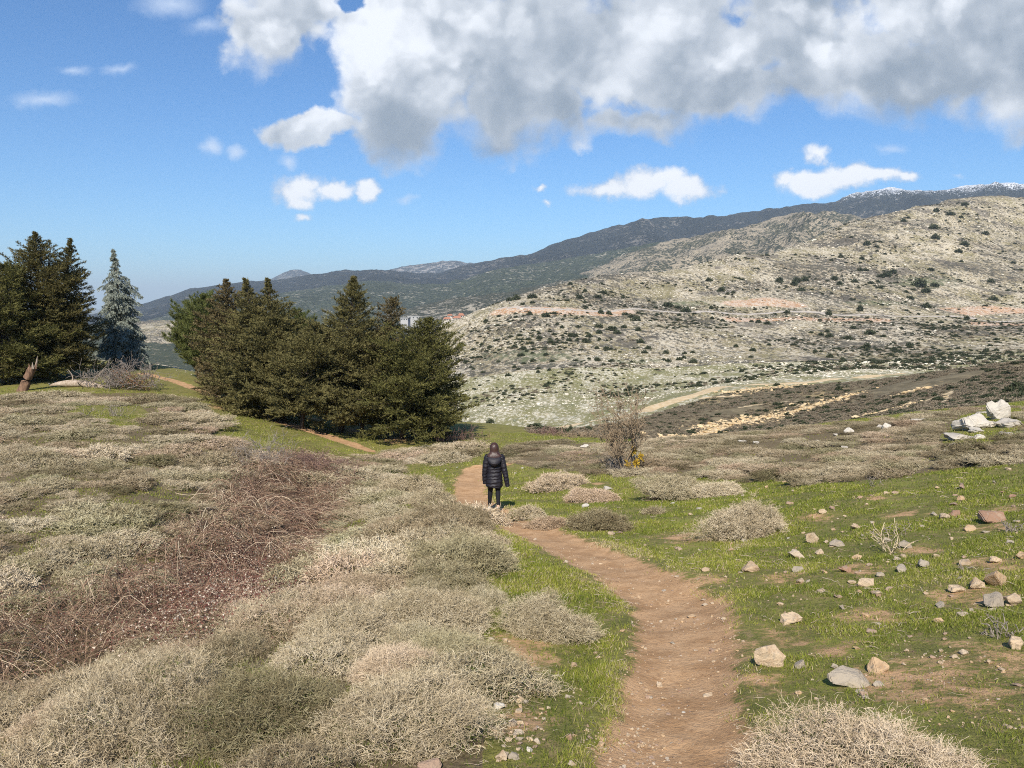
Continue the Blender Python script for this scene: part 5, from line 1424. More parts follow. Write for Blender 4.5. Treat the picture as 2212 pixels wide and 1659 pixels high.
    for x, y, w, k in [(570, 420, 25, 'w'), (520, 455, 28, 'w'), (525, 560, 30, 'w'), (485, 975, 30, 'w'), (700, 1050, 30, 'w'), (1225, 622, 42, 'w'), (1010, 690, 70, 'w'), (1165, 570, 90, 'w'), (1730, 745, 42, 't'), (1790, 705, 50, 'w'), (1130, 590, 40, 'w'), (1610, 665, 40, 'w'), (1950, 605, 40, 'w'),
                       (1655, 985, 55, 't'), (2020, 985, 40, 't'), (2100, 925, 50, 'g'), (600, 755, 40, 't'), (650, 752, 36, 't'), (470, 525, 22, 'w'), (120, 415, 24, 'w'), (40, 435, 26, 'w'), (1420, 955, 24, 't'), (970, 610, 40, 't'), (1180, 880, 70, 't'), (1240, 870, 60, 'r')]:
        px, py, s = ZE(x, y)
        put(px, py, w * s, k, 'pale stone on the grass between the walker and the domed shrub' if k == 'w' else 'tan stone on the grass between the walker and the domed shrub', 'pale stones near the walker' if k == 'w' else 'tan stones near the walker', hr=rg.uniform(.6, .9))
    # white boulders at the right
    B = [rock_mesh('pale_boulder', 500 + i, m_st_white, 22, .62, .10, 2, .08) for i in range(5)]
    for n, (x, y, w, hr, lab) in enumerate([(1340, 1235, 340, .95, 'large leaning white boulder at the centre of the boulder group on the right'), (1660, 1095, 210, 1.9, 'tall upright white boulder with black lichen behind the leaning one'), (1850, 1190, 330, .55, 'long low white boulder at the picture edge of the boulder group'),
                                            (1630, 1185, 170, .65, 'white boulder wedged between the leaning one and the long low one'), (1150, 1375, 350, .45, 'long flat white boulder lying in scrub below the leaning one'), (1400, 1370, 130, .8, 'small cracked white boulder at the end of the long flat one'), (1380, 1270, 190, .55, 'pinkish white boulder under the foot of the leaning one'),
                                            (1110, 1525, 290, .5, 'lowest white boulder of the group, rounded and half sunk in scrub'), (1790, 1312, 150, .5, 'clean white boulder lying alone below the long low one'), (1740, 1412, 90, .9, 'small red brown boulder below the clean white one'), (1530, 1200, 140, .7, 'white boulder next to the dark hollow in the middle of the group'),
                                            (100, 1240, 110, 1.2, 'upright white boulder with a dark side in the row left of the boulder group'), (10, 1225, 90, .9, 'rounded white boulder behind the upright one in the row left of the group'), (210, 1170, 110, .5, 'flat white boulder leaning on the upright one in the row'), (525, 1122, 140, .5, 'pale boulder on the brow midway between the row and the group'),
                                            (675, 1102, 110, .4, 'low white boulder beside the pale one on the brow'), (1430, 1012, 110, .45, 'flat tan boulder on the brow above the leaning one'), (1920, 1288, 70, .5, 'small tan boulder at the picture edge below the long low one')]):
        px, py, s = ZD(x, y)
        put(px, py, w * s * 1.5, 'r' if 'red' in lab else 'w', lab, None, hr, 14, 60, 'boulder', None if 'red' in lab else B[n % 5], 'boulder', sink=.08)
    for x, y, w, lab in [(170, 462, 62, 'lone white boulder in the scrub band right of the bare tree'), (268, 462, 44, 'small white boulder beside the lone one in the scrub band'), (910, 502, 54, 'white boulder half hidden in the middle of the scrub band'), (720, 452, 40, 'yellowish boulder in the scrub band above the half hidden white one'), (948, 385, 80, 'low pale boulder at the start of the row left of the boulder group'),
                         (845, 405, 40, 'tiny pale boulder before the row left of the boulder group')]:
        px, py, s = ZA(x, y)
        put(px, py, w * s * 1.1, 'w', lab, None, .75, 14, 60, 'boulder', B[int(rg.integers(0, 5))], 'boulder')
    put(*ZE(1000, 275)[:2], 20, 'w', 'lone white boulder in the scrub band left of the bare tree', None, .6, 20, 60, 'boulder', B[1], 'boulder')
    # white stones edging the far path and lying on the grass by the cedar
    for k in range(46):
        px = rg.uniform(335, 440); py = 770 + (px - 335) * 0.38 + rg.normal() * 6
        put(px, py, rg.uniform(3.0, 6.5), 'w', 'small whitish stone strewn on the grass right of the blue cedar', 'whitish stones by the blue cedar', .5, 40, 80)
    for px, py in [(472, 868), (486, 871), (498, 871), (510, 873), (522, 872), (555, 880), (580, 880), (120, 826), (105, 829)]:
        put(px, py, rg.uniform(7, 11), 'w', 'pale stone in the short row edging the far path', 'stones edging the far path', .5, 25, 80)
    # grit of the path: far too many to count
    n = 60000
    Y = np.exp(rg.uniform(math.log(2.6), math.log(24), n)); X = rg.uniform(-.7, .7, n) * Y
    d, w = polydist(X, Y, PATH); ok = d < w * 1.15
    for sx, sy, r in SOIL[:12]: ok |= np.hypot(X - sx, (Y - sy) * .7) < r * .8
    ok |= (fbm(X / .5, Y / .5, 3, 5) > 0.16) & (d < w * 4)
    ok &= rg.random(n) < np.clip(0.25 + 2.2 * fbm(X / .6, Y / .6, 3, 14), 0.04, 1) * .95
    X, Y = X[ok], Y[ok]; n = len(X)
    S = np.clip(rg.lognormal(-4.5, .55, n), .006, .05) * np.interp(Y, [2, 20], [1, 2])
    print('grit', n)
    scatter_stuff('gravel', np.c_[X, Y, gz(X, Y)], np.c_[rg.normal(size=n) * .3, rg.normal(size=n) * .3, rg.random(n) * 6.28], S[:, None] * np.c_[np.ones(n), np.ones(n), rg.uniform(.4, .9, n)], rg.integers(0, 6, n), K['t'][:4] + K['r'][:2])
# ------------------------------------------------------------------ bushes and rocks of the valley and hills
m_hbush = leaf_mat('hill_bush_leaves', [(0.020, 0.027, 0.013), (0.042, 0.052, 0.024), (0.075, 0.083, 0.040)], trans=0)
m_hbare = leaf_mat('bare_hill_bush', [(0.12, 0.096, 0.066), (0.19, 0.155, 0.105), (0.27, 0.22, 0.155)], trans=0)


def bush_mesh(name, seed, m, n=420, flat=0.8, leaf=0.14):
    rg = np.random.default_rng(seed)
    d = unit(rg.normal(size=(n, 3))); d[:, 2] = np.abs(d[:, 2]) * 1.0 - 0.12
    ph = rg.random(4) * 6.28; az = np.arctan2(d[:, 1], d[:, 0])
    r = 0.5 * (1 + .22 * np.sin(2 * az + ph[0]) + .2 * np.sin(3 * az + ph[1] + 3 * d[:, 2])) * rg.uniform(.55, 1.0, n)
    p = d * r[:, None] * np.array([1, 1, flat * 1.25]); p[:, 2] += 0.05
    dr = unit(d + rg.normal(size=d.shape) * .7)
    V, Fc = leaf_tris(p, dr, leaf * rg.uniform(.7, 1.4, n), leaf * rg.uniform(.7, 1.3, n), rg)
    return mesh_np(name, V, Fc, [m], attrs={'tint': np.repeat(rg.random(n), 3)})


ZF = lambda x, y: (950.5 + x * .3125, 432 + y * .3125, .3125)
ZG = lambda x, y: (1521 + x * .3125, 363 + y * .3125, .3125)


def make_hill_growth():
    rg = np.random.default_rng(321)
    K = [bush_mesh('hill_bush', 700 + i, m_hbush, 420, .72 + .1 * (i % 3)) for i in range(5)]
    KB = [bush_mesh('bare_hill_bush', 720 + i, m_hbare, 300, .6, .10) for i in range(3)]
    KT = [bush_mesh('hill_tree', 730 + i, m_hbush, 520, 1.25) for i in range(2)]

    def put(px, py, w, me, label, group, y0=85, y1=1500, hr=1.0):
        f = hit(px, py, y0, y1); wm = w * f[1] / F_
        tag(link('hill_bush', me, None, tuple(f - np.array([0, 0, .04 * wm])), rg.random() * 6.28, (wm, wm, wm * hr)), label, 'bush', group)
        return f
    L1 = 'dark green bush dotting the pale rocky hillside below the hill road'; G1 = 'bushes on the hillside below the road'
    L2 = 'dark green bush dotting the rocky hillside above the hill road'; G2 = 'bushes on the hillside above the road'
    pts = []
    for x, y, w in [(620, 785, 30), (410, 808, 30), (525, 815, 28), (523, 790, 24), (735, 808, 60), (790, 790, 36), (1018, 783, 20), (1110, 783, 46), (1165, 790, 40), (1282, 795, 40), (1355, 835, 60), (1320, 812, 40), (983, 812, 24), (937, 822, 24), (862, 808, 22),
                    (847, 832, 26), (810, 862, 28), (842, 885, 34), (955, 882, 36), (1100, 880, 50), (1185, 902, 64), (1225, 925, 44), (1272, 885, 40), (1100, 922, 44), (790, 935, 32), (685, 928, 30), (550, 940, 36), (688, 960, 40), (907, 945, 44), (938, 945, 36), (1030, 948, 44), (893, 975, 44),
                    (1008, 985, 54), (808, 968, 26), (870, 992, 28), (760, 965, 24), (767, 990, 44), (602, 998, 26), (637, 995, 30), (516, 1025, 44), (575, 1035, 44), (600, 1050, 26), (648, 1038, 32), (640, 1062, 24), (727, 1035, 26), (733, 1075, 40), (563, 1080, 44), (775, 1118, 36), (643, 1118, 40),
                    (580, 1135, 30), (183, 1125, 40), (225, 1125, 22), (213, 1160, 24), (233, 1173, 24), (300, 1195, 30), (515, 1160, 34), (543, 1172, 32), (678, 1170, 34), (678, 1195, 34), (470, 1218, 40), (1083, 1028, 36), (1150, 1028, 36), (1440, 1032, 44), (1413, 1060, 40), (1385, 988, 48), (1370, 905, 44), (1183, 1118, 36),
                    (1030, 1102, 28), (1077, 1105, 24), (1562, 1062, 40), (1548, 1112, 32), (1580, 1118, 40), (1652, 1108, 40), (1685, 1098, 36), (1690, 1065, 30), (1748, 1058, 30), (1752, 1125, 48), (1643, 1158, 24), (2045, 1015, 30), (2162, 1045, 40), (2148, 1090, 30), (1215, 1215, 24), (1243, 1055, 22), (405, 1120, 24), (290, 1003, 30), (155, 1005, 30), (317, 845, 40)]:
        px, py, s = ZF(x, y); pts.append((px, py, w * s, L1, G1))
    for x, y, w in [(900, 585, 36), (1115, 585, 30), (640, 678, 60), (965, 682, 50), (1093, 678, 46), (638, 715, 34), (1002, 635, 34), (1130, 648, 46), (1860, 562, 44), (1945, 632, 50), (1575, 738, 56), (1645, 750, 44), (1700, 775, 60), (1875, 752, 36), (1487, 750, 34), (570, 725, 30), (530, 690, 60), (480, 700, 50)]:
        px, py, s = ZF(x, y); pts.append((px, py, w * s, L2, G2))
    for x, y, w in [(520, 785, 56), (640, 790, 60), (695, 780, 50), (622, 810, 50), (122, 850, 44), (670, 850, 50), (935, 808, 44), (945, 620, 40), (1090, 632, 36), (1125, 530, 50), (1075, 712, 40), (1115, 712, 40), (1305, 728, 50), (1260, 750, 60), (1222, 755, 44), (1490, 818, 90), (1565, 708, 40), (1758, 585, 50), (1797, 535, 50), (1700, 325, 46), (1802, 258, 44),
                    (1605, 300, 40), (1377, 370, 36), (1410, 350, 30), (1585, 420, 50), (1600, 490, 60), (1776, 650, 30), (1775, 345, 30), (1535, 965, 60), (2000, 912, 50), (1980, 790, 40), (1422, 905, 44), (1395, 862, 30), (1215, 832, 36), (1150, 800, 36), (1200, 790, 30), (1040, 790, 40), (900, 775, 44), (1590, 820, 50), (2135, 660, 30), (1530, 860, 60), (1945, 460, 40)]:
        px, py, s = ZG(x, y); pts.append((px, py, w * s, L2, G2))
    for x, y, w in [(437, 1080, 46), (375, 1070, 40), (328, 1066, 30), (1030, 1110, 44), (995, 1185, 50), (1150, 1150, 70), (810, 1158, 40), (865, 1168, 44), (850, 1135, 34), (870, 1310, 50), (220, 1235, 34), (337, 1265, 40), (768, 1275, 34), (1125, 1245, 60), (955, 1325, 30), (1420, 1230, 50), (1530, 1290, 40), (1580, 1325, 30), (1760, 1330, 30), (2020, 1265, 34), (455, 1385, 40), (740, 1140, 30), (1815, 1040, 34), (860, 1015, 44), (575, 1005, 40),
                    (165, 1490, 34), (330, 1480, 40), (280, 1480, 30), (730, 1455, 34), (1240, 1170, 40)]:
        px, py, s = ZG(x, y); pts.append((px, py, w * s, L1, G1))
    ux = {}
    for px, py, w, lab, gr in pts:
        put(px, py, w * 1.05, K[int(rg.integers(0, 5))], lab, gr, 230, 1500)
    for px, py, w, lab in ((1678, 833, 13, 'single dark bush standing on the sandy bank of the dark slope'), (1678, 876, 17, 'dark round bush on the crest of the largest sandy bank'), (2118, 776, 15, 'round dark bush on the skyline of the dark slope, right of its smaller neighbour'), (2102, 785, 13, 'smaller dark bush beside the round one on the skyline of the dark slope'),
                           (1786, 885, 17, 'dark bush in the hollow at the end of the sandy banks'), (1811, 843, 17, 'dark bush right of the largest sandy bank, on its upper end'), (1999, 891, 16, 'dark bush above the sandy track scars at the brow right'), (1060, 914, 16, 'low green bush at the far edge of the far green patch')):
        put(px, py, w, K[int(rg.integers(0, 5))], lab, None, 62, 330)
    for px, py, w, h, lab in ((1233, 933, 9, 2.4, 'tiny dark conifer standing at the edge of the valley track'),):
        o = put(px, py, w, KT[0], lab, None, 60, 330, 2.0)
    put(1858, 672, 14, KT[1], 'single tall yellowish tree beside the hill road', None, 450, 800, 1.3)
    for px, py, w in ((2196, 838, 26), (2178, 852, 26), (2206, 850, 22), (2150, 846, 16), (2205, 872, 22), (2190, 866, 20)):
        put(px, py, w, K[int(rg.integers(0, 5))], 'dark green bush in the clump on the dark slope at the picture edge', 'bush clump on the dark slope', 60, 330, 1.2)
    # everything smaller: scrub and stones that nobody could count
    n = 110000
    Y = np.exp(rg.uniform(math.log(240), math.log(1350), n)); X = rg.uniform(-.15, .75, n) * Y
    Z = gz(X, Y); px, py = topix(X, Y, Z)
    v = fbm(X / 60, Y / 60, 4, 19) + .5 * fbm(X / 16, Y / 16, 3, 29)
    dR, wR = polydist(X, Y, ROAD)
    k = (v > -0.06) & (px > 900) & (dR > wR * 2.5) & (rg.random(n) < np.clip(.14 + 1.2 * v, 0, .42))
    x, y, z = X[k], Y[k], Z[k]; m = len(x)
    S = np.clip(rg.lognormal(.2, .45, m), .5, 3.4) * np.interp(y, [250, 1300], [.75, 1.7])
    print('hill scrub', m)
    scatter_stuff('hillside_scrub', np.c_[x, y, z - .1], np.c_[np.zeros(m), np.zeros(m), rg.random(m) * 6.28], S[:, None] * np.c_[np.ones(m), np.ones(m), rg.uniform(.5, .9, m)], np.where(rg.random(m) < .62, rg.integers(0, 5, m), 5 + rg.integers(0, 3, m)), K + KB)
    m_out = stone_mat('weathered_outcrop', [(0.60, 0.54, 0.43), (0.74, 0.68, 0.55), (0.50, 0.45, 0.36)], (0.36, 0.31, 0.24), 0.3, (0.33, 0.30, 0.25))
    W = [rock_mesh('outcrop', 900 + i, m_out, 15, .75, .08, 0, .06) for i in range(5)]
    n = 120000
    Y = np.exp(rg.uniform(math.log(190), math.log(1250), n)); X = rg.uniform(-.2, .75, n) * Y
    v = fbm(X / 70, Y / 70, 4, 119) + .6 * fbm(X / 14, Y / 14, 3, 129)
    dR, wR = polydist(X, Y, ROAD)
    k = (rg.random(n) < np.clip(.18 + 1.6 * v, 0, .65)) & (dR > wR * 2.0)
    px_, py_ = topix(X, Y, gz(X, Y, False)); k &= ~inpoly(px_, py_, SLOPE_DARK) & (px_ > 880)
    x, y = X[k], Y[k]; z = gz(x, y); m = len(x)
    S = np.clip(rg.lognormal(-.3, .5, m), .3, 3.0) * np.interp(y, [190, 400, 1250], [.42, .85, 1.9])
    print('outcrops', m)
    scatter_stuff('limestone_outcrops', np.c_[x, y, z - .05], np.c_[rg.normal(size=m) * .2, rg.normal(size=m) * .2, rg.random(m) * 6.28], S[:, None] * np.c_[np.ones(m) * 1.25, np.ones(m), rg.uniform(.35, .8, m)], rg.integers(0, 5, m), W)
    # broken golden stone along the bare banks of the dark slope
    m_gold = stone_mat('golden_bank_stone', [(0.56, 0.41, 0.22), (0.66, 0.52, 0.32), (0.48, 0.35, 0.20)], (0.40, 0.28, 0.15), 0.4, (0.45, 0.36, 0.24))
    GW = [rock_mesh('bank_stone', 950 + i, m_gold, 14, .7, .08, 0, .06) for i in range(4)]
    xs, ys = [], []
    for rows, ww, q in (([(1430, 947), (1560, 922), (1700, 893), (1850, 850)], 2.3, 900), ([(1560, 850), (1640, 840), (1730, 834)], 2.0, 260), ([(1850, 905), (1930, 885), (2000, 868)], 1.0, 170), ([(1930, 858), (1990, 841)], .9, 90), ([(1500, 930), (1600, 905)], 1.6, 160)):
        L = np.array([(a, b_) for a, b_, _ in ground_line([(a, b_, 1) for a, b_ in rows], 60, 300)])
        t = rg.random(q) * (len(L) - 1); i = t.astype(int); f_ = (t - i)[:, None]
        p = L[i] * (1 - f_) + L[i + 1] * f_ + rg.normal(size=(q, 2)) * ww * np.array([.8, 1.0])
        xs.append(p[:, 0]); ys.append(p[:, 1])
    x = np.concatenate(xs); y = np.concatenate(ys); m = len(x)
    S = np.clip(rg.lognormal(-1.0, .5, m), .12, 1.1)
    scatter_stuff('bank_stones', np.c_[x, y, gz(x, y)], np.c_[rg.normal(size=m) * .2, rg.normal(size=m) * .2, rg.random(m) * 6.28], S[:, None] * np.c_[np.ones(m) * 1.2, np.ones(m), rg.uniform(.4, .8, m)], rg.integers(0, 4, m), GW)
    # dry low scrub of the dark slope
    n = 60000
    Y = np.exp(rg.uniform(math.log(50), math.log(210), n)); X = rg.uniform(-.02, .8, n) * Y
    z = gz(X, Y); px, py = topix(X, Y, z)
    v = fbm(X / 12, Y / 12, 4, 219)
    dT, wT = polydist(X, Y, TRACK)
    ai = np.clip(((np.log(np.maximum(Y, 1)) - math.log(2.2)) / (math.log(2000) - math.log(2.2)) * (NR - 40)).astype(int) + 39, 0, nr - 1)
    aj = np.clip(np.searchsorted(ug, X / Y), 0, nc - 1)
    bare = att_track[ai, aj] > 0.3
    k = (px > 1150) & (v > -.12) & (dT > wT * 1.5) & ~bare & (rg.random(n) < .5) & ((inpoly(px, py, SLOPE_DARK)) | (Y < 80))
    x, y, z = X[k], Y[k], z[k]; m = len(x)
    S = rg.uniform(.5, 1.3, m)
    print('dark scrub', m)
    scatter_stuff('slope_scrub', np.c_[x, y, z - .05], np.c_[np.zeros(m), np.zeros(m), rg.random(m) * 6.28], S[:, None] * np.c_[np.ones(m), np.ones(m), rg.uniform(.35, .6, m)], np.where(rg.random(m) < .12, rg.integers(0, 5, m), 5 + rg.integers(0, 3, m)), K + KB)


# ------------------------------------------------------------------ village far behind the grove
def make_village():
    m_roof, nt, b = mat('terracotta_tiles', (0.34, 0.16, 0.10)); m_wall, _, _ = mat('cream_plaster', (0.50, 0.45, 0.38)); m_white, _, _ = mat('white_plaster', (0.40, 0.395, 0.38)); m_glass, _, _ = mat('dark_panes', (0.05, 0.06, 0.07), .3)

    def house(px, py, Y, w, d, h, rh, rz, label, wall, roofm, flat=False):
        p = at(px, py, Y)
        t = thing('house', label, 'house', tuple(p), rz, 'village houses')
        bm = bmesh.new(); bmesh.ops.create_cube(bm, size=1.0, matrix=Matrix.Translation((0, 0, h / 2 - 4)) @ Matrix.Diagonal((w, d, h + 8, 1)))
        me = bpy.data.meshes.new('wall'); bm.to_mesh(me); bm.free(); me.materials.append(wall); link('wall', me, t)
        a, c = w / 2 + .5, d / 2 + .5
        if flat:
            V = [(-a, -c, h + .01), (a, -c, h + .01), (a, c, h + .01), (-a, c, h + .01), (-a, -c, h + .8), (a, -c, h + .8), (a, c, h + .8), (-a, c, h + .8)]
            Fc = [np.array([(0, 1, 5, 4), (1, 2, 6, 5), (2, 3, 7, 6), (3, 0, 4, 7), (4, 5, 6, 7), (3, 2, 1, 0)])]
        else:
            V = [(-a, -c, h), (a, -c, h), (a, c, h), (-a, c, h), (-a * .55, 0, h + rh), (a * .55, 0, h + rh)]
            Fc = [np.array([(0, 1, 5, 4), (2, 3, 4, 5), (3, 2, 1, 0)]), np.array([(1, 2, 5), (3, 0, 4)])]
        link('roof', mesh_np('roof', V, Fc, [roofm]), t)
        for k in range(3):
            x = -w / 2 + w * (k + .5) / 3
            Vw = [(x - .7, -d / 2 - .06, h * .45), (x + .7, -d / 2 - .06, h * .45), (x + .7, -d / 2 - .06, h * .8), (x - .7, -d / 2 - .06, h * .8), (x - .7, -d / 2 + .1, h * .45), (x + .7, -d / 2 + .1, h * .45), (x + .7, -d / 2 + .1, h * .8), (x - .7, -d / 2 + .1, h * .8)]
            link('window', mesh_np('window', Vw, np.array([(0, 1, 2, 3), (1, 5, 6, 2), (5, 4, 7, 6), (4, 0, 3, 7), (3, 2, 6, 7), (4, 5, 1, 0)]), [m_glass]), t)
    Yv = 900
    house(966, 694, Yv, 9, 7, 2.5, 2.4, .1, 'low red roofed house at the near end of the distant village', m_wall, m_roof)
    house(988, 692, Yv, 11, 7, 2.6, 2.5, -.1, 'long red roofed house in the middle of the distant village', m_wall, m_roof)
    house(996, 687, Yv + 30, 7, 7, 3, 2.8, .2, 'brightest orange roofed house, topmost of the distant village', m_wall, m_roof)
    house(972, 686, Yv + 40, 6, 6, 2.4, 2.0, 0, 'small faded red roofed house behind the low one in the distant village', m_wall, m_roof)
    house(893, 690, Yv - 60, 12, 9, 3, 0, .15, 'wide white flat roofed building seen between two grove tops', m_white, m_white, True)
    house(876, 694, Yv - 80, 8, 8, 3, 0, -.2, 'small white flat roofed building low between two grove tops', m_white, m_white, True)


# ------------------------------------------------------------------ fallen wood by the cedar
def make_deadwood():
    rg = np.random.default_rng(55)
    f = hit(160, 838, 30, 62); s = f[1] / F_
    t = thing('fallen_log', 'barkless pale fallen trunk lying below the blue cedar', 'log', tuple(f))
    k = 9; q = np.linspace(0, 1, k)
    P = np.c_[(-52 + 130 * q) * s, .3 * np.sin(q * 4), .16 + .10 * np.sin(q * 5)]
    v, fc = tubes([(P, np.array([.05, .16, .2, .22, .21, .19, .2, .13, .04]))], 9)
    v = v + rg.normal(size=v.shape) * .02
    link('trunk', mesh_np('trunk', v, fc, [m_dead], smooth=True), t)
    for a, b_, c, r in ((.5, (.2, -.6, .9), 1.0, .05), (.65, (.9, -.3, .7), 1.7, .05), (.35, (-.2, -.3, 1), .8, .06), (.75, (1, -.7, .15), 2.2, .045), (.6, (.8, .2, .9), 1.6, .05), (.45, (.5, -.9, .05), 1.7, .04)):
        o = np.array([np.interp(a, q, P[:, i]) for i in range(3)]); d = np.array(b_) / np.linalg.norm(b_)
        pts = o + d * (np.linspace(0, c, 6))[:, None] + np.cumsum(rg.normal(size=(6, 3)) * .05, 0)
        v, fc = tubes([(pts, np.linspace(r, r * .3, 6))], 5)
        link('branch', mesh_np('branch', v, fc, [m_dead], smooth=True), t)
    f = hit(262, 838, 30, 64); s = f[1] / F_
    t = thing('brush_pile', 'tangled heap of dead grey branches beside the fallen trunk', 'brush pile', tuple(f))
    paths = []
    for i in range(90):
        o = np.array([rg.normal() * 38 * s, rg.normal() * .7, abs(rg.normal()) * .25])
        paths += bare_branches(rg, o, 1, 85 * s * rg.uniform(.4, 1), 1.6, 2, .024, .5, (2, 4), 0)
    v, q_ = tubes([(p, np.maximum(r, .008)) for p, r in paths], 4)
    link('branches', mesh_np('branches', v, q_, [m_grey_twig], smooth=True), t)
    n = 1500
    c = np.array([[26 * s, -.4, .5], [-10 * s, .4, .8], [45 * s, 0, .25]])[rg.integers(0, 3, n)]
    V, Fc = leaf_tris(c + rg.normal(size=(n, 3)) * np.array([.35, .35, .22]), unit(rg.normal(size=(n, 3))), rg.uniform(.05, .12, n), rg.uniform(.03, .06, n), rg)
    m, _, _ = mat('brown_dead_leaves', (0.22, 0.115, 0.06))
    link('dead_leaves', mesh_np('dead_leaves', V, Fc, [m]), t)
    f = at(48, 845, 46.5); f[2] = float(gz(f[0], f[1])); s = f[1] / F_
    t = thing('tree_stump', 'broken reddish tree stump with a splintered top before the dark conifers', 'stump', tuple(f))
    k = 8; q = np.linspace(0, 1, k)
    P = np.c_[(26 * q ** 1.2) * s, 0 * q, (-4 + 56 * q) * s]
    v, fc = tubes([(P, np.array([.34, .29, .26, .25, .24, .23, .22, .2]))], 11)
    v = v + rg.normal(size=v.shape) * .02
    m_red = bark_mat('split_red_wood', (0.10, 0.060, 0.040), (0.25, 0.15, 0.095), 9)
    link('trunk', mesh_np('trunk', v, fc, [m_red], smooth=True), t)
    for i in range(6):
        a = i / 6 * 6.28
        o = P[-1] + np.array([math.cos(a) * .15, math.sin(a) * .15, -.1])
        L = (.75 if i == 1 else rg.uniform(.2, .45))
        pts = o + np.array([.25 * math.cos(a), .2 * math.sin(a), 1]) * np.linspace(0, L, 4)[:, None]
        v, fc = tubes([(pts, np.array([.09, .06, .035, .005]))], 4)
        link('splinter', mesh_np('splinter', v, fc, [m_dead if i % 2 else m_red]), t)
# ------------------------------------------------------------------ the walker
def loft(rings, n=24, cap=True):
    """rings: (cx, cy, cz, rx, ry) stacked; closed tube with pole caps"""
    a = np.linspace(0, 2 * PI, n, endpoint=False)
    V = np.concatenate([np.c_[cx + rx * np.cos(a), cy + ry * np.sin(a), np.full(n, cz)] for cx, cy, cz, rx, ry in rings])
    i = np.arange(len(rings) * n).reshape(-1, n); j = np.roll(i, -1, 1)
    F = [np.stack([i[:-1], j[:-1], j[1:], i[1:]], -1).reshape(-1, 4)]
    if cap:
        V = np.concatenate([V, [[*rings[0][:3]], [*rings[-1][:3]]]])
        m = len(rings) * n
        F.append(np.concatenate([np.stack([j[0], i[0], np.full(n, m)], -1), np.stack([i[-1], j[-1], np.full(n, m + 1)], -1)]))
    return V, F


def joined(parts):
    V, F, o = [], [], 0
    for v, f in parts:
        V.append(v)
        for q in (f if isinstance(f, list) else [f]): F.append(q + o)
        o += len(v)
    return np.concatenate(V), F


def smooth_path(pts, n):
    pts = np.array(pts, float); t = np.linspace(0, 1, len(pts)); u = np.linspace(0, 1, n)
    out = np.stack([np.interp(u, t, pts[:, i]) for i in range(pts.shape[1])], 1)
    for _ in range(max(1, n // 9)): out[1:-1] = (out[:-2] + 2 * out[1:-1] + out[2:]) / 4
    return out


def skinned(name, nodes, edges, m, sub=2):
    me = bpy.data.meshes.new(name)
    me.from_pydata([n[0] for n in nodes], edges, [])
    o = bpy.data.objects.new(name, me); COL.objects.link(o)
    md = o.modifiers.new('skin', 'SKIN')
    for i, n in enumerate(nodes):
        sv = me.skin_vertices[0].data[i]; r = n[1]
        sv.radius = r if isinstance(r, tuple) else (r, r); sv.use_root = (i == 0)
    sb = o.modifiers.new('sub', 'SUBSURF'); sb.levels = sub; sb.render_levels = sub
    bpy.context.view_layer.update()
    ev = o.evaluated_get(bpy.context.evaluated_depsgraph_get())
    out = bpy.data.meshes.new_from_object(ev)
    bpy.data.objects.remove(o); bpy.data.meshes.remove(me)
    out.materials.clear(); out.materials.append(m)
    out.polygons.foreach_set('use_smooth', [True] * len(out.polygons))
    return out


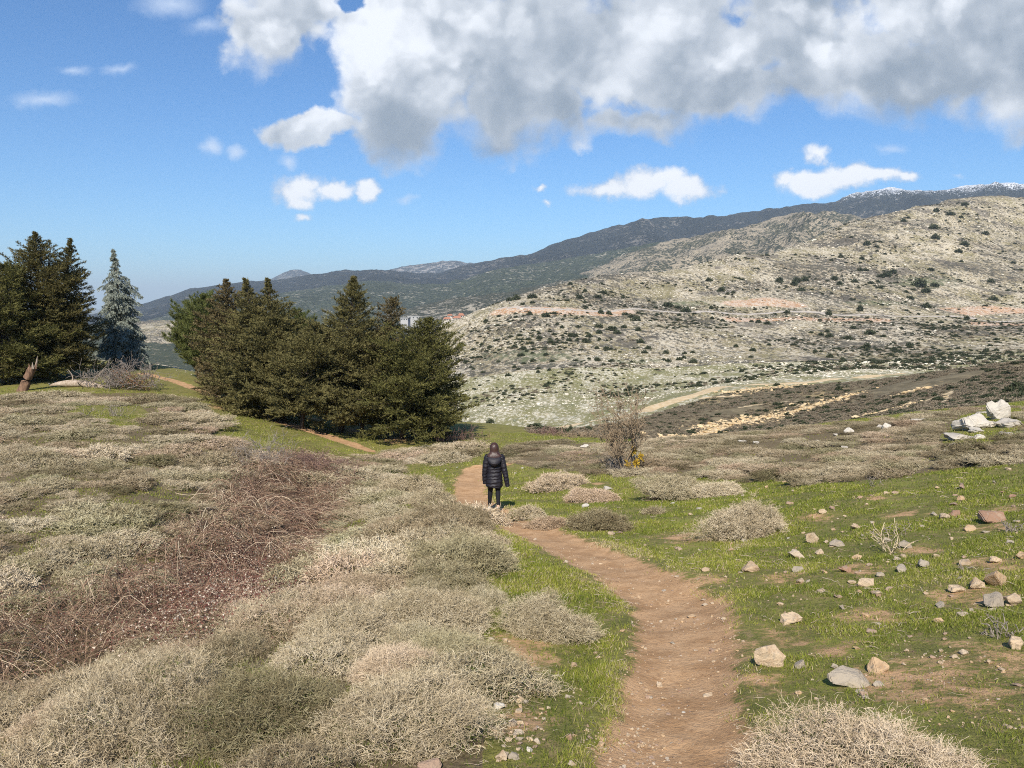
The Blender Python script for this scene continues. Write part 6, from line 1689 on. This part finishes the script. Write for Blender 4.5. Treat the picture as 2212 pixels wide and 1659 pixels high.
def make_person():
    m_skin, _, b = mat('skin', (0.55, 0.36, 0.27), 0.55)
    m_jack, nt, b = mat('quilted_black_nylon', (0.013, 0.011, 0.016), 0.55, 0.35)
    n = NOISE(nt, node(nt, 'ShaderNodeTexCoord').outputs['Object'], 26, 4, .6)
    bump(nt, b, n, .5, .012)
    m_tro, _, b = mat('black_leggings', (0.010, 0.010, 0.012), 0.8)
    m_hair, nt, b = mat('dark_brown_hair', (0.022, 0.010, 0.007), 0.36, 0.5)
    n = NOISE(nt, VM(nt, 'MULTIPLY', node(nt, 'ShaderNodeTexCoord').outputs['Object'], (60, 60, 3)), 2.0, 3, .6)
    nt.links.new(MIX(nt, n, (0.014, 0.007, 0.006), (0.085, 0.036, 0.022)), b.inputs['Base Color']); bump(nt, b, n, .6, .01)
    m_shoe, _, b = mat('white_shoe', (0.74, 0.73, 0.72), .6); m_sole, _, b = mat('brown_sole', (0.30, 0.21, 0.14), .8)
    f = hit(1068, 1104, 12, 26)
    sc = 148 * math.hypot(f[1], EYE - f[2]) / F_ / 1.66
    t = thing('person', 'walker from behind in a black hooded puffer jacket, leggings and long dark hair', 'person', tuple(f), 0.03, None, sc)
    # ---- body: one skinned figure, walking away
    N = [((0, 0, .86), (.13, .10)), ((0, 0, 1.02), (.115, .085)), ((0, .01, 1.20), (.135, .09)), ((0, .01, 1.31), (.085, .065)), ((0, .015, 1.385), .048), ((0, .03, 1.43), .055), ((0, .035, 1.50), (.076, .088)), ((0, .025, 1.575), (.060, .070)), ((0, .125, 1.475), .014)]
    E = [(0, 1), (1, 2), (2, 3), (3, 4), (4, 5), (5, 6), (6, 7), (6, 8)]

    def add(p, r, par):
        N.append((p, r)); E.append((par, len(N) - 1)); return len(N) - 1
    for sx, el, wr in ((-1, (-.212, -.01, 1.06), (-.222, .03, .84)), (1, (.226, -.045, 1.06), (.277, -.055, .83))):
        a = add((sx * .150, .005, 1.30), .040, 3); a = add(el, .038, a); a = add(wr, .027, a)
        w = np.array(wr); h = add(tuple(w + (0, .008, -.055)), (.032, .020), a)
        pl = add(tuple(w + (0, .012, -.085)), (.034, .018), h)
        for k, (dy, L) in enumerate(((-.027, .058), (-.009, .072), (.010, .068), (.027, .054))):
            q = add(tuple(w + (0, .012 + dy, -.105)), .0095, pl)
            q = add(tuple(w + (-sx * .008, .014 + dy, -.105 - L * .5)), .009, q)
            q = add(tuple(w + (-sx * .024, .016 + dy, -.105 - L * .9)), .008, q)
        q = add(tuple(w + (-sx * .012, .040, -.06)), .011, h); add(tuple(w + (-sx * .020, .056, -.095)), .0095, q)
    for sx, kn_, an, he, to in ((-1, (-.095, .105, .475), (-.118, .095, .09), (-.118, .07, .04), (-.125, .24, .035)), (1, (.085, .02, .48), (.088, -.22, .185), (.088, -.255, .135), (.092, -.12, .055))):
        a = add((sx * .088, 0, .80), .090, 0); a = add((sx * .085, kn_[1] * .45, .64), .074, a); a = add(kn_, .052, a)
        mid = tuple((np.array(kn_) * .62 + np.array(an) * .38) + (0, -.012, 0)); a = add(mid, .050, a); a = add(an, .033, a); a2 = add(he, .030, a); add(to, .030, a)
    body = skinned('body', N, E, m_skin, 2)
    link('body', body, t)
    for sx in (-1, 1):
        bm = bmesh.new(); bmesh.ops.create_uvsphere(bm, u_segments=10, v_segments=8, radius=.012, matrix=Matrix.Translation((sx * .032, .108, 1.505)))
        me = bpy.data.meshes.new('eye'); bm.to_mesh(me); bm.free(); me.materials.append(m_hair); link('eye', me, t)
        V, F = loft([(sx * .078, .03, 1.47, .006, .014), (sx * .083, .028, 1.485, .010, .022), (sx * .085, .026, 1.505, .011, .026), (sx * .08, .026, 1.525, .006, .014)], 10)
        link('ear', mesh_np('ear', V, F, [m_skin], smooth=True), t)
    V, F = loft([(0, .112, 1.438, .016, .006), (0, .114, 1.443, .024, .009), (0, .112, 1.449, .018, .006)], 12)
    m_lip, _, _ = mat('lips', (0.42, 0.17, 0.15), .5)
    link('mouth', mesh_np('mouth', V, F, [m_lip], smooth=True), t)
    # ---- jacket
    zz = np.linspace(.585, 1.40, 100)
    prof = np.array([(.585, .180, .140), (.62, .198, .150), (.72, .196, .148), (.84, .186, .138), (.95, .176, .128), (1.06, .180, .128), (1.16, .190, .134), (1.25, .192, .130), (1.31, .172, .114), (1.355, .128, .096), (1.385, .095, .085), (1.40, .080, .078)])
    rings = []
    for z in zz:
        rx = np.interp(z, prof[:, 0], prof[:, 1]); ry = np.interp(z, prof[:, 0], prof[:, 2])
        p = abs(math.sin((z - .60 + .012 * math.sin(z * 31)) / (.082 if z < 1.1 else .095) * PI)) ** .6 * .013 - .006
        rings.append((0, .012 - .02 * max(0, z - 1.2), z, rx + p, ry + p))
    parts = [loft(rings, 40)]
    for pts in ([(-.135, .0, 1.345), (-.178, -.005, 1.27), (-.215, -.012, 1.06), (-.228, .01, .86), (-.222, .035, .655)], [(.135, .0, 1.345), (.180, -.005, 1.27), (.228, -.045, 1.06), (.272, -.06, .86), (.315, -.05, .615)]):
        P = smooth_path(pts, 70); s = np.linspace(0, 1, 70)
        r = np.interp(s, [0, .12, .4, .75, .96, 1], [.070, .078, .070, .060, .052, .046]) + (np.abs(np.sin(s * PI * 7.5 + .5 * np.sin(s * 17))) ** .6 * .010 - .004)
        v, q = tubes([(P, r)], 20)
        parts.append((v, q))
    V, F = joined(parts)
    q_ = np.sin(V[:, 0] * 23 + V[:, 2] * 31) * np.sin(V[:, 2] * 47 - V[:, 0] * 37); V = V + np.c_[0 * q_, q_ * .008, q_ * .010] + np.random.default_rng(3).normal(size=V.shape) * .0015
    jk = link('jacket', mesh_np('jacket', V, F, [m_jack], smooth=True), t)
    # folded hood hanging on the back, and its collar roll
    rings = []
    for s in np.linspace(0, 1, 24):
        z = 1.345 - .275 * s
        w = .165 * math.sin(min(1, .30 + .85 * s) * PI) ** .55 if s < .98 else .03
        dpt = .020 + .055 * math.sin(s * PI) ** .8
        rings.append((0, -.105 - .045 * math.sin(s * PI) - .012 * (s > .5), z, max(.02, w), dpt))
    V, F = loft(rings, 28)
    link('hood', mesh_np('hood', V, F, [m_jack], smooth=True), jk)
    # ---- leggings
    parts = []
    for sx, kn_, an in ((-1, (-.095, .105, .475), (-.118, .095, .085)), (1, (.085, .02, .48), (.088, -.22, .195))):
        kn_ = np.array(kn_); an = np.array(an)
        P = smooth_path([(sx * .085, 0, .84), (sx * .087, kn_[1] * .3, .70), tuple(kn_ * .5 + np.array([sx * .087, kn_[1] * .3, .70]) * .5), tuple(kn_), tuple(kn_ * .6 + an * .4 + (0, -.015, 0)), tuple(an)], 40)
        s = np.linspace(0, 1, 40)
        parts.append(tubes([(P, np.interp(s, [0, .15, .35, .58, .72, .92, 1], [.105, .096, .082, .060, .060, .042, .040]))], 18))
    V, F = joined(parts + [loft([(0, 0, .70, .13, .09), (0, 0, .78, .165, .115), (0, 0, .90, .16, .11), (0, 0, .96, .14, .10)], 28)])
    link('leggings', mesh_np('leggings', V, F, [m_tro], smooth=True), t)
    # ---- hair: crown, nape and the long fall over the collar
    rings = [(0, .018, 1.655, .012, .012)]
    for z, rx, ry, cy in ((1.648, .045, .050, .016), (1.628, .072, .078, .012), (1.595, .093, .098, .006), (1.55, .104, .104, -.002), (1.50, .106, .098, -.012), (1.46, .103, .090, -.022), (1.43, .108, .084, -.034), (1.405, .128, .082, -.048), (1.38, .158, .078, -.062), (1.35, .168, .068, -.080), (1.315, .150, .056, -.100), (1.285, .105, .036, -.118), (1.265, .05, .016, -.125)):
        rings.append((0, cy, z, rx, ry))
    V, F = loft(rings, 30)
    V = V + np.random.default_rng(9).normal(size=V.shape) * .002
    link('hair', mesh_np('hair', V, F, [m_hair], smooth=True), t)
    # ---- shoes: left flat on the ground ahead, right rolling off behind with the heel up
    for x, heel, toe, lift in ((-.118, (-.118, .04, .0), (-.128, .29, .0), 0), (.088, (.086, -.27, .105), (.094, -.05, .0), 1)):
        heel = np.array(heel); toe = np.array(toe); ax = toe - heel; L = np.linalg.norm(ax); ax = ax / L
        up = unit(np.array([0, -ax[2], ax[1]]))
        Vs, Fs, Vo, Fo = [], [], [], []
        k = 14; s = np.linspace(0, 1, k); n = 16; a = np.linspace(0, 2 * PI, n, endpoint=False)
        wv = np.interp(s, [0, .06, .3, .7, .92, 1], [.012, .034, .034, .044, .032, .008]); hv = np.interp(s, [0, .06, .3, .45, .75, .95, 1], [.05, .095, .10, .075, .055, .040, .02])
        ring = lambda h0, h1, g: np.concatenate([heel + ax * L * q + np.stack([np.cos(a) * w * g, np.zeros(n), np.zeros(n)], 1) + up * ((h0 + (h1 if h1 is not None else hh)) / 2 + np.sin(a)[:, None] * ((h1 if h1 is not None else hh) - h0) / 2) for q, w, hh in zip(s, wv, hv)])
        i = np.arange(k * n).reshape(k, n); j = np.roll(i, -1, 1); q = np.stack([i[:-1], j[:-1], j[1:], i[1:]], -1).reshape(-1, 4)
        sh = link('shoe', mesh_np('shoe', ring(.022, None, 1.0), q, [m_shoe], smooth=True), t)
        link('sole', mesh_np('sole', ring(.0, .03, 1.1), q, [m_sole], smooth=True), sh)
make_land()
make_mountains()
make_person()
make_trees()
make_bare()
make_scrub()
make_bramble()
make_grass()
make_rocks()
make_hill_growth()
make_village()
make_deadwood()
make_haze()
